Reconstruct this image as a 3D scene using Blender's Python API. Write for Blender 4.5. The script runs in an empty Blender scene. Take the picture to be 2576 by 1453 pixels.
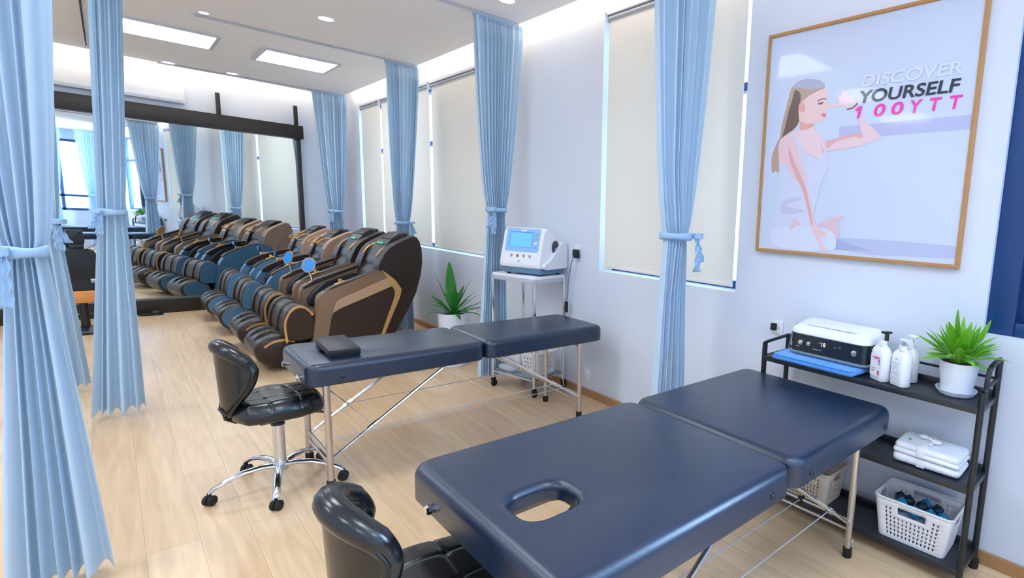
import bpy, bmesh, math, random
from mathutils import Vector, Matrix
from mathutils.geometry import tessellate_polygon
random.seed(7)
C = bpy.context.scene.collection
SC = bpy.context.scene
PI = math.pi

# ------------------------------------------------------------------ camera, light, exposure
def make_camera():
    cam = bpy.data.cameras.new('camera'); o = bpy.data.objects.new('camera', cam); C.objects.link(o)
    fw = Vector((0.73525716, 0.66251523, -0.14307509)); rt = Vector((0.67376555, -0.73738792, 0.04794839))
    up = rt.cross(fw)
    m = Matrix.Identity(4)
    for i in range(3):
        m[i][0] = rt[i]; m[i][1] = up[i]; m[i][2] = -fw[i]
    m[0][3], m[1][3], m[2][3] = 0.0, 0.0, 1.47
    o.matrix_world = m
    cam.sensor_fit = 'HORIZONTAL'; cam.sensor_width = 36.0
    cam.lens = 36.0 * 1330.39 / 2576.0
    cam.shift_x = -460.118 / 2576.0
    cam.shift_y = 19.383 / 2576.0
    cam.clip_start = 0.05; cam.clip_end = 100
    SC.camera = o
make_camera()
SC.view_settings.view_transform = 'Standard'
SC.view_settings.look = 'None'
SC.view_settings.gamma = 1.0
SC.view_settings.use_curve_mapping = False
SC.view_settings.exposure = 0.86
SC.cycles.use_denoising = True
SC.cycles.max_bounces = 10
SC.cycles.diffuse_bounces = 5
SC.cycles.glossy_bounces = 5

def lin(c):
    c = c / 255.0
    return c / 12.92 if c <= 0.04045 else ((c + 0.055) / 1.055) ** 2.4
def rgb(r, g, b): return (lin(r), lin(g), lin(b), 1.0)

world = bpy.data.worlds.new('daylight'); SC.world = world; world.use_nodes = True
bg = world.node_tree.nodes['Background']
bg.inputs[0].default_value = (0.62, 0.80, 1.0, 1.0); bg.inputs[1].default_value = 2.2

def area_light(name, loc, rot, sx, sy, power, color):
    l = bpy.data.lights.new(name, 'AREA'); l.shape = 'RECTANGLE'; l.size = sx; l.size_y = sy
    l.energy = power; l.color = color
    o = bpy.data.objects.new(name, l); C.objects.link(o); o.location = loc; o.rotation_euler = rot
    return o
# daylight pouring in through the two uncovered windows
area_light('window_daylight', (2.95, -0.35, 1.95), (0, PI / 2, 0), 1.7, 1.7, 250, (0.50, 0.72, 1.0))
area_light('back_window_daylight', (1.75, -2.95, 1.9), (-PI / 2, 0, 0), 1.4, 1.7, 70, (0.62, 0.80, 1.0))

# ------------------------------------------------------------------ materials
MATS = {}
def mat(name, col, rough=0.5, metal=0.0, spec=0.5, coat=0.0, coat_rough=0.1, noise=0.0, nscale=20.0, bump=0.0, bscale=200.0, trans=0.0, sheen=0.0, emis=None, estr=0.0, alpha=None):
    m = bpy.data.materials.new(name); m.use_nodes = True
    nt = m.node_tree; p = nt.nodes['Principled BSDF']
    p.inputs['Base Color'].default_value = col
    p.inputs['Roughness'].default_value = rough
    p.inputs['Metallic'].default_value = metal
    p.inputs['Specular IOR Level'].default_value = spec
    p.inputs['Coat Weight'].default_value = coat
    p.inputs['Coat Roughness'].default_value = coat_rough
    p.inputs['Sheen Weight'].default_value = sheen
    if emis:
        p.inputs['Emission Color'].default_value = emis; p.inputs['Emission Strength'].default_value = estr
    tc = nt.nodes.new('ShaderNodeTexCoord')
    if noise > 0:
        n = nt.nodes.new('ShaderNodeTexNoise'); n.inputs['Scale'].default_value = nscale; n.inputs['Detail'].default_value = 4
        nt.links.new(tc.outputs['Object'], n.inputs['Vector'])
        mx = nt.nodes.new('ShaderNodeMix'); mx.data_type = 'RGBA'
        k1, k2 = 1 - noise, 1 + noise
        mx.inputs[6].default_value = (col[0] * k1, col[1] * k1, col[2] * k1, 1)
        mx.inputs[7].default_value = (min(1, col[0] * k2), min(1, col[1] * k2), min(1, col[2] * k2), 1)
        nt.links.new(n.outputs['Fac'], mx.inputs[0]); nt.links.new(mx.outputs[2], p.inputs['Base Color'])
    if bump > 0:
        n = nt.nodes.new('ShaderNodeTexNoise'); n.inputs['Scale'].default_value = bscale; n.inputs['Detail'].default_value = 3
        nt.links.new(tc.outputs['Object'], n.inputs['Vector'])
        b = nt.nodes.new('ShaderNodeBump'); b.inputs['Strength'].default_value = bump; b.inputs['Distance'].default_value = 0.004
        nt.links.new(n.outputs['Fac'], b.inputs['Height']); nt.links.new(b.outputs['Normal'], p.inputs['Normal'])
    if trans > 0:
        t = nt.nodes.new('ShaderNodeBsdfTranslucent'); t.inputs[0].default_value = col
        ms = nt.nodes.new('ShaderNodeMixShader'); ms.inputs[0].default_value = trans
        nt.links.new(p.outputs[0], ms.inputs[1]); nt.links.new(t.outputs[0], ms.inputs[2])
        nt.links.new(ms.outputs[0], nt.nodes['Material Output'].inputs['Surface'])
    MATS[name] = m
    return m

def emit(name, col, s):
    m = bpy.data.materials.new(name); m.use_nodes = True; nt = m.node_tree
    nt.nodes.remove(nt.nodes['Principled BSDF'])
    e = nt.nodes.new('ShaderNodeEmission'); e.inputs[0].default_value = col; e.inputs[1].default_value = s
    nt.links.new(e.outputs[0], nt.nodes['Material Output'].inputs['Surface']); MATS[name] = m
    return m

def thin_glass(name, tint, refl):
    m = bpy.data.materials.new(name); m.use_nodes = True; nt = m.node_tree
    nt.nodes.remove(nt.nodes['Principled BSDF'])
    t = nt.nodes.new('ShaderNodeBsdfTransparent'); t.inputs[0].default_value = tint
    g = nt.nodes.new('ShaderNodeBsdfGlossy'); g.inputs['Roughness'].default_value = 0.02
    lw = nt.nodes.new('ShaderNodeLayerWeight'); lw.inputs['Blend'].default_value = 0.5
    pw = nt.nodes.new('ShaderNodeMath'); pw.operation = 'POWER'; pw.inputs[1].default_value = 5.0
    f = nt.nodes.new('ShaderNodeMath'); f.operation = 'MULTIPLY_ADD'; f.inputs[1].default_value = 0.9; f.inputs[2].default_value = refl
    nt.links.new(lw.outputs['Facing'], pw.inputs[0]); nt.links.new(pw.outputs[0], f.inputs[0])
    ms = nt.nodes.new('ShaderNodeMixShader')
    nt.links.new(f.outputs[0], ms.inputs[0]); nt.links.new(t.outputs[0], ms.inputs[1]); nt.links.new(g.outputs[0], ms.inputs[2])
    nt.links.new(ms.outputs[0], nt.nodes['Material Output'].inputs['Surface']); MATS[name] = m
    return m

def floor_material():
    m = bpy.data.materials.new('oak_laminate'); m.use_nodes = True; nt = m.node_tree; p = nt.nodes['Principled BSDF']
    tc = nt.nodes.new('ShaderNodeTexCoord')
    mp = nt.nodes.new('ShaderNodeMapping'); mp.inputs['Rotation'].default_value = (0, 0, PI / 2)
    nt.links.new(tc.outputs['Object'], mp.inputs[0])
    br = nt.nodes.new('ShaderNodeTexBrick'); br.offset = 0.37; br.inputs['Scale'].default_value = 1.0
    br.inputs['Brick Width'].default_value = 1.25; br.inputs['Row Height'].default_value = 0.165
    br.inputs['Mortar Size'].default_value = 0.0012; br.inputs['Mortar Smooth'].default_value = 0.3; br.inputs['Bias'].default_value = 0.0
    br.inputs['Color1'].default_value = rgb(236, 205, 165); br.inputs['Color2'].default_value = rgb(225, 190, 149); br.inputs['Mortar'].default_value = rgb(192, 160, 126)
    nt.links.new(mp.outputs[0], br.inputs['Vector'])
    mp2 = nt.nodes.new('ShaderNodeMapping'); mp2.inputs['Scale'].default_value = (22, 1.6, 1)
    nt.links.new(tc.outputs['Object'], mp2.inputs[0])
    n = nt.nodes.new('ShaderNodeTexNoise'); n.inputs['Scale'].default_value = 1.3; n.inputs['Detail'].default_value = 6; n.inputs['Distortion'].default_value = 0.8
    nt.links.new(mp2.outputs[0], n.inputs['Vector'])
    rmp = nt.nodes.new('ShaderNodeValToRGB')
    rmp.color_ramp.elements[0].position = 0.30; rmp.color_ramp.elements[0].color = (0.80, 0.76, 0.72, 1)
    rmp.color_ramp.elements[1].position = 0.70; rmp.color_ramp.elements[1].color = (1.06, 1.05, 1.04, 1)
    nt.links.new(n.outputs['Fac'], rmp.inputs[0])
    mx = nt.nodes.new('ShaderNodeMix'); mx.data_type = 'RGBA'; mx.blend_type = 'MULTIPLY'; mx.inputs[0].default_value = 0.8
    nt.links.new(br.outputs['Color'], mx.inputs[6]); nt.links.new(rmp.outputs[0], mx.inputs[7])
    nt.links.new(mx.outputs[2], p.inputs['Base Color'])
    p.inputs['Roughness'].default_value = 0.30; p.inputs['Specular IOR Level'].default_value = 0.55
    MATS['floor'] = m
    return m

floor_material()
mat('wall', rgb(220, 227, 240), 0.75, bump=0.03, bscale=120)
mat('ceiling', rgb(248, 248, 250), 0.85, bump=0.02, bscale=90)
mat('baseboard_wood', rgb(178, 132, 88), 0.45, noise=0.12, nscale=14)
mat('curtain', rgb(210, 232, 249), 0.85, spec=0.15, trans=0.24, sheen=0.2, bump=0.05, bscale=700)
mat('curtain_tie', rgb(178, 211, 242), 0.85, spec=0.15, trans=0.15, bump=0.1, bscale=300)
mat('blind', rgb(246, 243, 236), 0.9, spec=0.1, trans=0.15, bump=0.04, bscale=900)
mat('white_plastic', rgb(236, 238, 244), 0.35, noise=0.015, nscale=8)
mat('white_metal', rgb(226, 230, 238), 0.35, metal=0.2)
mat('grey_rail', rgb(196, 200, 210), 0.4, metal=0.3)
mat('chrome', rgb(225, 228, 234), 0.13, metal=1.0)
mat('steel', rgb(205, 198, 192), 0.28, metal=1.0, noise=0.04, nscale=40)
mat('black_rubber', rgb(26, 28, 30), 0.7)
mat('table_leather', rgb(12, 34, 60), 0.30, spec=0.7, coat=0.15, coat_rough=0.35, bump=0.12, bscale=420)
mat('stool_leather', rgb(14, 17, 22), 0.24, spec=0.7, bump=0.10, bscale=60)
mat('black_leather', rgb(14, 18, 24), 0.4, bump=0.12, bscale=300)
mat('black_metal', rgb(20, 23, 28), 0.38, spec=0.6)
mat('shelf_black', rgb(30, 36, 44), 0.3, spec=0.6)
mat('dark_wood', rgb(42, 36, 31), 0.45, noise=0.15, nscale=30)
mat('window_blue', rgb(18, 62, 118), 0.4)
mat('shutter_navy', rgb(30, 50, 78), 0.45)
mat('chair_dark', rgb(48, 34, 25), 0.40, spec=0.4, bump=0.06, bscale=260)
mat('chair_brown', rgb(50, 34, 21), 0.42, noise=0.05, nscale=6)
mat('chair_tan', rgb(130, 100, 70), 0.4, noise=0.03, nscale=6)
mat('chair_lighttan', rgb(190, 152, 118), 0.4)
mat('chair_gold', rgb(214, 166, 104), 0.3, metal=0.35)
mat('chair_blue', rgb(80, 122, 156), 0.42, noise=0.04, nscale=6)
mat('chair_beige', rgb(176, 140, 116), 0.5, noise=0.03, nscale=6)
mat('chair_grey', rgb(50, 48, 52), 0.36, bump=0.05, bscale=260)
mat('chair_seat', rgb(80, 68, 58), 0.45, bump=0.05, bscale=260)
mat('green_label', rgb(70, 200, 130), 0.5)
mat('screen_blue', rgb(30, 120, 190), 0.25, emis=rgb(30, 120, 200), estr=0.35)
mat('leaf_dark', rgb(40, 128, 42), 0.4, noise=0.3, nscale=12, trans=0.2)
mat('leaf_light', rgb(120, 190, 50), 0.45, noise=0.25, nscale=14, trans=0.25)
mat('soil', rgb(58, 38, 26), 0.95, noise=0.4, nscale=60)
mat('ceramic_white', rgb(226, 232, 244), 0.3, spec=0.5)
mat('towel_blue', rgb(84, 158, 240), 0.95, spec=0.1, sheen=0.4, bump=0.5, bscale=160)
mat('towel_white', rgb(238, 242, 250), 0.95, spec=0.1, sheen=0.3, bump=0.5, bscale=160)
mat('basket_white', rgb(232, 230, 232), 0.5)
mat('basket_cream', rgb(218, 202, 184), 0.5)
mat('blue_plastic', rgb(24, 130, 180), 0.3)
mat('dark_teal', rgb(14, 46, 62), 0.4)
mat('appliance_black', rgb(12, 30, 44), 0.22, spec=0.6)
mat('device_blue', rgb(140, 192, 250), 0.4)
mat('device_base', rgb(92, 138, 168), 0.4)
mat('device_screen', rgb(90, 160, 240), 0.25, emis=rgb(90, 160, 240), estr=0.45)
mat('device_dark', rgb(60, 60, 62), 0.4)
mat('red_mark', rgb(200, 70, 70), 0.5)
mat('pink', rgb(232, 70, 150), 0.5)
mat('label_white', rgb(240, 240, 246), 0.5)
mat('label_grey', rgb(150, 165, 190), 0.5)
mat('label_green', rgb(120, 190, 110), 0.5)
mat('frame_wood', rgb(186, 136, 80), 0.45, noise=0.12, nscale=30)
mat('grey_shelf', rgb(128, 146, 158), 0.35)
mat('cord', rgb(130, 140, 165), 0.4)
mat('orange', rgb(226, 150, 84), 0.45)
mat('led_frame', rgb(214, 218, 226), 0.4, metal=0.3)
mat('plastic_bag', rgb(214, 222, 234), 0.3, trans=0.4)
mat('teal_paper', rgb(40, 120, 140), 0.5)
emit('led_panel', (0.80, 0.90, 1.0, 1), 10.0)
emit('downlight', (1.0, 0.96, 0.92, 1), 14.0)
emit('cove_led', (1.0, 0.84, 0.64, 1), 7.5)
emit('digits', (0.9, 0.95, 1.0, 1), 1.2)
thin_glass('glass', (0.92, 0.96, 1.0, 1), 0.05)
mm = mat('mirror', (0.80, 0.87, 0.88, 1), 0.015, metal=1.0)

# ------------------------------------------------------------------ object helpers
def obj(name, bm, m, parent=None, smooth=35, loc=None, rot=None):
    me = bpy.data.meshes.new(name)
    bmesh.ops.recalc_face_normals(bm, faces=bm.faces[:])
    bm.to_mesh(me); bm.free()
    if isinstance(m, str): m = MATS[m]
    me.materials.append(m)
    if smooth:
        for p in me.polygons: p.use_smooth = True
        me.set_sharp_from_angle(angle=math.radians(smooth))
    o = bpy.data.objects.new(name, me); C.objects.link(o)
    if parent: o.parent = parent
    if loc: o.location = loc
    if rot: o.rotation_euler = rot
    return o
def tag(o, label=None, cat=None, group=None, kind=None):
    if label: o['label'] = label
    if cat: o['category'] = cat
    if group: o['group'] = group
    if kind: o['kind'] = kind
    return o
def thing(name, label, cat, loc=(0, 0, 0), rz=0.0, group=None):
    o = bpy.data.objects.new(name, None); C.objects.link(o); o.empty_display_size = 0.1
    o.location = loc; o.rotation_euler = (0, 0, rz)
    return tag(o, label, cat, group)
def struct(name, bm, m, smooth=0, parent=None, label=None):
    o = obj(name, bm, m, parent, smooth)
    if parent is None: o['kind'] = 'structure'
    if label: o['label'] = label
    return o
def dup(root, loc, rz, label=None, group=None):
    r = root.copy(); C.objects.link(r); r.location = loc; r.rotation_euler = (0, 0, rz)
    if label: r['label'] = label
    if group: r['group'] = group
    for ch in list(root.children):
        c = ch.copy(); C.objects.link(c); c.parent = r
        for g in list(ch.children):
            d = g.copy(); C.objects.link(d); d.parent = c
    return r
BM = bmesh.new
def add_box(bm, x0, x1, y0, y1, z0, z1, bev=0.0, seg=2, mtx=None):
    vs = [bm.verts.new((x, y, z)) for x in (x0, x1) for y in (y0, y1) for z in (z0, z1)]
    F = [(0, 1, 3, 2), (4, 6, 7, 5), (0, 4, 5, 1), (2, 3, 7, 6), (0, 2, 6, 4), (1, 5, 7, 3)]
    fs = [bm.faces.new([vs[i] for i in f]) for f in F]
    out = vs
    if bev > 0:
        es = list({e for f in fs for e in f.edges})
        r = bmesh.ops.bevel(bm, geom=es, offset=bev, segments=seg, profile=0.5, affect='EDGES')
        out = list({v for v in r['verts']} | {v for v in vs if v.is_valid})
    if mtx: bmesh.ops.transform(bm, matrix=mtx, verts=[v for v in out if v.is_valid])
    return out
def box(x0, x1, y0, y1, z0, z1, bev=0.0, seg=2):
    bm = BM(); add_box(bm, x0, x1, y0, y1, z0, z1, bev, seg); return bm
def frame_of(d):
    d = d.normalized(); a = Vector((0, 0, 1)) if abs(d.z) < 0.9 else Vector((1, 0, 0))
    u = d.cross(a).normalized(); return u, d.cross(u).normalized()
def add_tube(bm, pts, r, seg=10, closed=False, caps=True):
    pts = [Vector(p) for p in pts]; n = len(pts); rings = []
    rr = r if isinstance(r, (list, tuple)) else [r] * n
    pu = None
    for i, p in enumerate(pts):
        if closed: d = pts[(i + 1) % n] - pts[i - 1]
        else: d = pts[min(i + 1, n - 1)] - pts[max(i - 1, 0)]
        d = d.normalized()
        if pu is None: u, v = frame_of(d)
        else:
            u = (pu - d * pu.dot(d)).normalized(); v = d.cross(u).normalized()
        pu = u
        rings.append([bm.verts.new(p + (u * math.cos(2 * PI * k / seg) + v * math.sin(2 * PI * k / seg)) * rr[i]) for k in range(seg)])
    m = n if closed else n - 1
    for i in range(m):
        a, b = rings[i], rings[(i + 1) % n]
        for k in range(seg): bm.faces.new((a[k], a[(k + 1) % seg], b[(k + 1) % seg], b[k]))
    if caps and not closed:
        bm.faces.new(rings[0][::-1]); bm.faces.new(rings[-1])
def tube(pts, r, seg=10, closed=False):
    bm = BM(); add_tube(bm, pts, r, seg, closed); return bm
def add_lathe(bm, prof, cx=0, cy=0, seg=24, axis='z', sx=1.0, sy=1.0):
    rings = []
    for r, z in prof:
        if r < 1e-5:
            rings.append([bm.verts.new((cx, cy, z))])
        else:
            rings.append([bm.verts.new((cx + r * sx * math.cos(2 * PI * k / seg), cy + r * sy * math.sin(2 * PI * k / seg), z)) for k in range(seg)])
    for a, b in zip(rings, rings[1:]):
        if len(a) == 1 and len(b) == 1: continue
        for k in range(seg):
            k2 = (k + 1) % seg
            if len(a) == 1: bm.faces.new((a[0], b[k], b[k2]))
            elif len(b) == 1: bm.faces.new((a[k], a[k2], b[0]))
            else: bm.faces.new((a[k], a[k2], b[k2], b[k]))
def lathe(prof, cx=0, cy=0, seg=24, sx=1.0, sy=1.0):
    bm = BM(); add_lathe(bm, prof, cx, cy, seg, sx=sx, sy=sy); return bm
def add_prism(bm, poly, y0, y1, bev=0.0, seg=2, plane='xz'):
    def P(a, b, t): return (a, t, b) if plane == 'xz' else ((a, b, t) if plane == 'xy' else (t, a, b))
    A = [bm.verts.new(P(a, b, y0)) for a, b in poly]; B = [bm.verts.new(P(a, b, y1)) for a, b in poly]
    fa = bm.faces.new(A); fb = bm.faces.new(B[::-1]); n = len(poly)
    for i in range(n): bm.faces.new((A[i], B[i], B[(i + 1) % n], A[(i + 1) % n]))
    if bev > 0:
        es = list(set(fa.edges) | set(fb.edges))
        bmesh.ops.bevel(bm, geom=es, offset=bev, segments=seg, profile=0.5, affect='EDGES')
def prism(poly, y0, y1, bev=0.0, seg=2, plane='xz'):
    bm = BM(); add_prism(bm, poly, y0, y1, bev, seg, plane); return bm
def smooth_poly(pts, closed=True, sub=4):
    n = len(pts); out = []
    rng = range(n) if closed else range(n - 1)
    for i in rng:
        if closed: p0, p1, p2, p3 = pts[i - 1], pts[i], pts[(i + 1) % n], pts[(i + 2) % n]
        else: p0, p1, p2, p3 = pts[max(i - 1, 0)], pts[i], pts[i + 1], pts[min(i + 2, n - 1)]
        for k in range(sub):
            t = k / sub; t2 = t * t; t3 = t2 * t
            out.append(tuple(0.5 * (2 * b + (c - a) * t + (2 * a - 5 * b + 4 * c - d) * t2 + (3 * b - a - 3 * c + d) * t3) for a, b, c, d in zip(p0, p1, p2, p3)))
    if not closed: out.append(tuple(pts[-1]))
    return out
def round_poly(pts, r, seg=4):
    out = []; n = len(pts)
    rr = r if isinstance(r, (list, tuple)) else [r] * n
    for i in range(n):
        p = Vector(pts[i]); a = Vector(pts[i - 1]); b = Vector(pts[(i + 1) % n])
        if rr[i] <= 0: out.append(tuple(p)); continue
        da = (a - p); db = (b - p); la, lb = da.length, db.length
        t = min(rr[i], la * 0.48, lb * 0.48); s = p + da / la * t; e = p + db / lb * t
        for k in range(seg + 1):
            u = k / seg; out.append(tuple(s * (1 - u) ** 2 + p * 2 * u * (1 - u) + e * u ** 2))
    return out
def rrect(x0, x1, y0, y1, r, seg=6):
    return round_poly([(x0, y0), (x1, y0), (x1, y1), (x0, y1)], r, seg)
def inset_rect_ring(x0, x1, y0, y1, r, d, seg=6):
    pts = []
    rr = max(r - d, 0.001)
    for cx, cy, a0 in ((x1 - r, y1 - r, 0), (x0 + r, y1 - r, PI / 2), (x0 + r, y0 + r, PI), (x1 - r, y0 + r, 1.5 * PI)):
        for k in range(seg + 1):
            a = a0 + PI / 2 * k / seg
            pts.append((cx + rr * math.cos(a), cy + rr * math.sin(a)))
    return pts
def cushion(x0, x1, y0, y1, z0, z1, rc, re, hole=None, seg=6, es=5, bottom_round=0.008, sag=0.0):
    """upholstered slab: plan corners rc, rounded top edge re, optional round-cornered hole (hx0,hx1,hy0,hy1,hr)"""
    bm = BM(); rings = []
    prof = [(bottom_round, z0), (0.0, z0 + bottom_round)]
    for k in range(es + 1):
        a = PI / 2 * k / es
        prof.append((re * (1 - math.cos(a)), z1 - re + re * math.sin(a)))
    for d, z in prof:
        rings.append([bm.verts.new((px, py, z)) for px, py in inset_rect_ring(x0, x1, y0, y1, max(rc, re + 0.002), d, seg)])
    n = len(rings[0])
    for a, b in zip(rings, rings[1:]):
        for k in range(n): bm.faces.new((a[k], a[(k + 1) % n], b[(k + 1) % n], b[k]))
    if hole is None:
        bm.faces.new(rings[0][::-1]); bm.faces.new(rings[-1])
    else:
        hx0, hx1, hy0, hy1, hr = hole; hr2 = []
        hp = [(-0.07, z0), (-0.05, z0 + 0.025), (-0.004, z1 - 0.055)] + [(-0.022 * (1 - math.cos(PI / 2 * k / 4)), z1 - 0.022 + 0.022 * math.sin(PI / 2 * k / 4)) for k in range(5)]
        for d, z in hp:
            hr2.append([bm.verts.new((px, py, z)) for px, py in inset_rect_ring(hx0 + d, hx1 - d, hy0 + d, hy1 - d, hr, 0.0, seg)])
        for a, b in zip(hr2, hr2[1:]):
            for k in range(n): bm.faces.new((a[k], b[k], b[(k + 1) % n], a[(k + 1) % n]))
        for o_, i_ in ((rings[-1], hr2[-1]), (rings[0], hr2[0])):
            for k in range(n): bm.faces.new((o_[k], o_[(k + 1) % n], i_[(k + 1) % n], i_[k]))
    return bm
def add_ellipsoid(bm, c, rx, ry, rz, u=16, v=10, e=1.0):
    def sp(t, p): return math.copysign(abs(t) ** p, t)
    rings = []
    for i in range(v + 1):
        a = -PI / 2 + PI * i / v
        if i in (0, v): rings.append([bm.verts.new((c[0], c[1], c[2] + rz * sp(math.sin(a), e)))]); continue
        rings.append([bm.verts.new((c[0] + rx * sp(math.cos(a), e) * sp(math.cos(2 * PI * k / u), e), c[1] + ry * sp(math.cos(a), e) * sp(math.sin(2 * PI * k / u), e), c[2] + rz * sp(math.sin(a), e))) for k in range(u)])
    for a, b in zip(rings, rings[1:]):
        for k in range(u):
            k2 = (k + 1) % u
            if len(a) == 1: bm.faces.new((a[0], b[k2], b[k]))
            elif len(b) == 1: bm.faces.new((a[k], a[k2], b[0]))
            else: bm.faces.new((a[k], a[k2], b[k2], b[k]))
def ellipsoid(c, rx, ry, rz, u=16, v=10, e=1.0):
    bm = BM(); add_ellipsoid(bm, c, rx, ry, rz, u, v, e); return bm
def xform(bm, m): bmesh.ops.transform(bm, matrix=m, verts=bm.verts[:]); return bm
# ------------------------------------------------------------------ the room
WX = 2.547; WT = 0.24; YB = -2.5; XL = -3.6; ZC = 3.0; ZT = 3.16
DL = math.radians(6.0); FO = Vector((1.0, 9.4, 0))
def far(lx, ly, z=0.0):
    return (FO.x + lx * math.cos(DL) - ly * math.sin(DL), FO.y + lx * math.sin(DL) + ly * math.cos(DL), z)
def far_fix(o):
    o.location = FO; o.rotation_euler = (0, 0, DL); return o

struct('floor', box(XL - 0.3, WX + WT, YB - 0.3, 10.2, -0.05, 0.0), 'floor')
# main ceiling, stopping short of the window wall and of the mirror wall so that light washes down behind its edges
a = far(-5.2, -0.20); b = far(1.62, -0.20)
struct('ceiling', prism([(XL, YB), (2.40, YB), (2.40, b[1] - 0.02), (XL, a[1] + 0.02)], ZC, ZC + 0.06, plane='xy'), 'ceiling')
struct('ceiling_recess', box(XL - 0.3, WX + WT, YB - 0.3, 10.3, ZT, ZT + 0.05), 'ceiling')['kind'] = 'structure'
# window wall with three openings
OPEN = [(-1.35, 0.585, 1.04, 2.85), (1.965, 3.315, 1.045, 2.93), (4.95, 9.02, 0.985, 2.87)]
bm = BM(); y = YB - 0.2
for (y0, y1, z0, z1) in OPEN:
    add_box(bm, WX, WX + WT, y, y0, 0, ZT)
    add_box(bm, WX, WX + WT, y0, y1, 0, z0); add_box(bm, WX, WX + WT, y0, y1, z1, ZT)
    y = y1
add_box(bm, WX, WX + WT, y, 10.0, 0, ZT)
struct('wall_right', bm, 'wall')
bm = BM(); add_box(bm, -5.6, 1.75, 0.10, 0.25, 0, ZT); far_fix(struct('wall_far', bm, 'wall'))
struct('wall_left', box(XL - 0.15, XL, YB - 0.2, 9.4, 0, ZT), 'wall')
bm = BM()
BO = (1.15, 2.35, 0.95, 2.75)
add_box(bm, XL, BO[0], YB - 0.2, YB, 0, ZT); add_box(bm, BO[1], WX, YB - 0.2, YB, 0, ZT)
add_box(bm, BO[0], BO[1], YB - 0.2, YB, 0, BO[2]); add_box(bm, BO[0], BO[1], YB - 0.2, YB, BO[3], ZT)
struct('wall_back', bm, 'wall')
struct('baseboard_right', box(WX - 0.014, WX, YB, 9.5, 0, 0.062, 0.004), 'baseboard_wood')

# windows: dark blue frames, glass panes, sliding shutter
def window(name, y0, y1, z0, z1, mull):
    bm = BM(); x0, x1 = WX + 0.13, WX + 0.19; t = 0.05
    add_box(bm, x0, x1, y0, y1, z0, z0 + t); add_box(bm, x0, x1, y0, y1, z1 - t, z1)
    add_box(bm, x0, x1, y0, y0 + t, z0, z1); add_box(bm, x0, x1, y1 - t, y1, z0, z1)
    for m_ in mull: add_box(bm, x0, x1, m_ - t / 2, m_ + t / 2, z0 + t, z1 - t)
    add_box(bm, x0, x1, y0, y1, z0 + 1.22, z0 + 1.27)
    w = struct(name, bm, 'window_blue')
    g = obj('pane', box(x0 + 0.028, x0 + 0.032, y0 + t, y1 - t, z0 + t, z1 - t), 'glass', w, 0)
    return w
window('window_1', OPEN[2][0], OPEN[2][1], OPEN[2][2], OPEN[2][3], (6.30, 7.65))
window('window_2', OPEN[1][0], OPEN[1][1], OPEN[1][2], OPEN[1][3], (2.64,))
w3 = window('window_3', OPEN[0][0], OPEN[0][1], OPEN[0][2], OPEN[0][3], (-0.35,))
bm = BM()
add_box(bm, WX + 0.03, WX + 0.13, 0.475, 0.585, 1.04, 2.85, 0.006); add_box(bm, WX + 0.028, WX + 0.128, -0.40, 0.474, 1.041, 1.10, 0.006)
add_box(bm, WX + 0.075, WX + 0.10, 0.425, 0.48, 1.10, 2.85, 0.004)
obj('jamb', bm, 'window_blue', w3)
bm = BM(); add_box(bm, WX + 0.085, WX + 0.11, -0.30, 0.43, 1.10, 2.85)
for k in range(8): add_box(bm, WX + 0.072, WX + 0.088, 0.36 - k * 0.09, 0.368 - k * 0.09, 1.14, 2.83)
obj('shutter', bm, 'shutter_navy', w3, 0)
obj('latch', box(WX + 0.06, WX + 0.075, 0.372, 0.392, 1.78, 1.81, 0.003), 'black_metal', w3)
bm = BM(); t = 0.06
add_box(bm, BO[0], BO[1], YB - 0.14, YB - 0.08, BO[2], BO[2] + t); add_box(bm, BO[0], BO[1], YB - 0.14, YB - 0.08, BO[3] - t, BO[3])
for xx in (BO[0], 1.73, BO[1] - t): add_box(bm, xx, xx + t, YB - 0.14, YB - 0.08, BO[2], BO[3])
add_box(bm, BO[0], BO[1], YB - 0.14, YB - 0.08, 1.30, 1.36)
w4 = struct('window_4', bm, 'window_blue')
obj('pane', box(BO[0] + t, BO[1] - t, YB - 0.112, YB - 0.108, BO[2] + t, BO[3] - t), 'glass', w4, 0)

# roller blinds
def blind(y0, y1, z0, z1, label, group=None):
    t = thing('roller_blind', label, 'blind', (WX + 0.012, (y0 + y1) / 2, z0), 0, group)
    h = z1 - z0; w = (y1 - y0) / 2
    bm = BM(); n = 14
    obj('fabric', box(-0.0015, 0.0015, -w, w, 0.02, h - 0.03), 'blind', t, 0)
    obj('bottom_bar', box(-0.006, 0.006, -w, w, 0.0, 0.024, 0.004), 'blind', t)
    bm = BM(); add_tube(bm, [(0.0, -w, h - 0.02), (0.0, w, h - 0.02)], 0.018, 12); obj('roller', bm, 'grey_rail', t)
    bm = BM(); add_box(bm, -0.026, 0.026, -w - 0.006, w + 0.006, h - 0.004, h + 0.016, 0.003)
    for s in (-1, 1): add_box(bm, -0.022, 0.022, s * (w + 0.004) - 0.003, s * (w + 0.004) + 0.003, h - 0.05, h)
    obj('headrail', bm, 'grey_rail', t)
    return t
blind(2.000, 3.268, 1.072, 2.905, 'cream roller blind lowered behind the curtain next to the framed poster')
blind(4.990, 6.455, 1.010, 2.845, 'widest cream roller blind behind the nearest brown massage chair, nearest of the row of three')
blind(6.535, 8.100, 1.010, 2.845, 'cream roller blind between the two curtains behind the massage chairs', None)
blind(8.165, 8.930, 1.010, 2.845, 'cream roller blind partly behind the curtain beside the mirror, farthest of the row', None)

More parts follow.
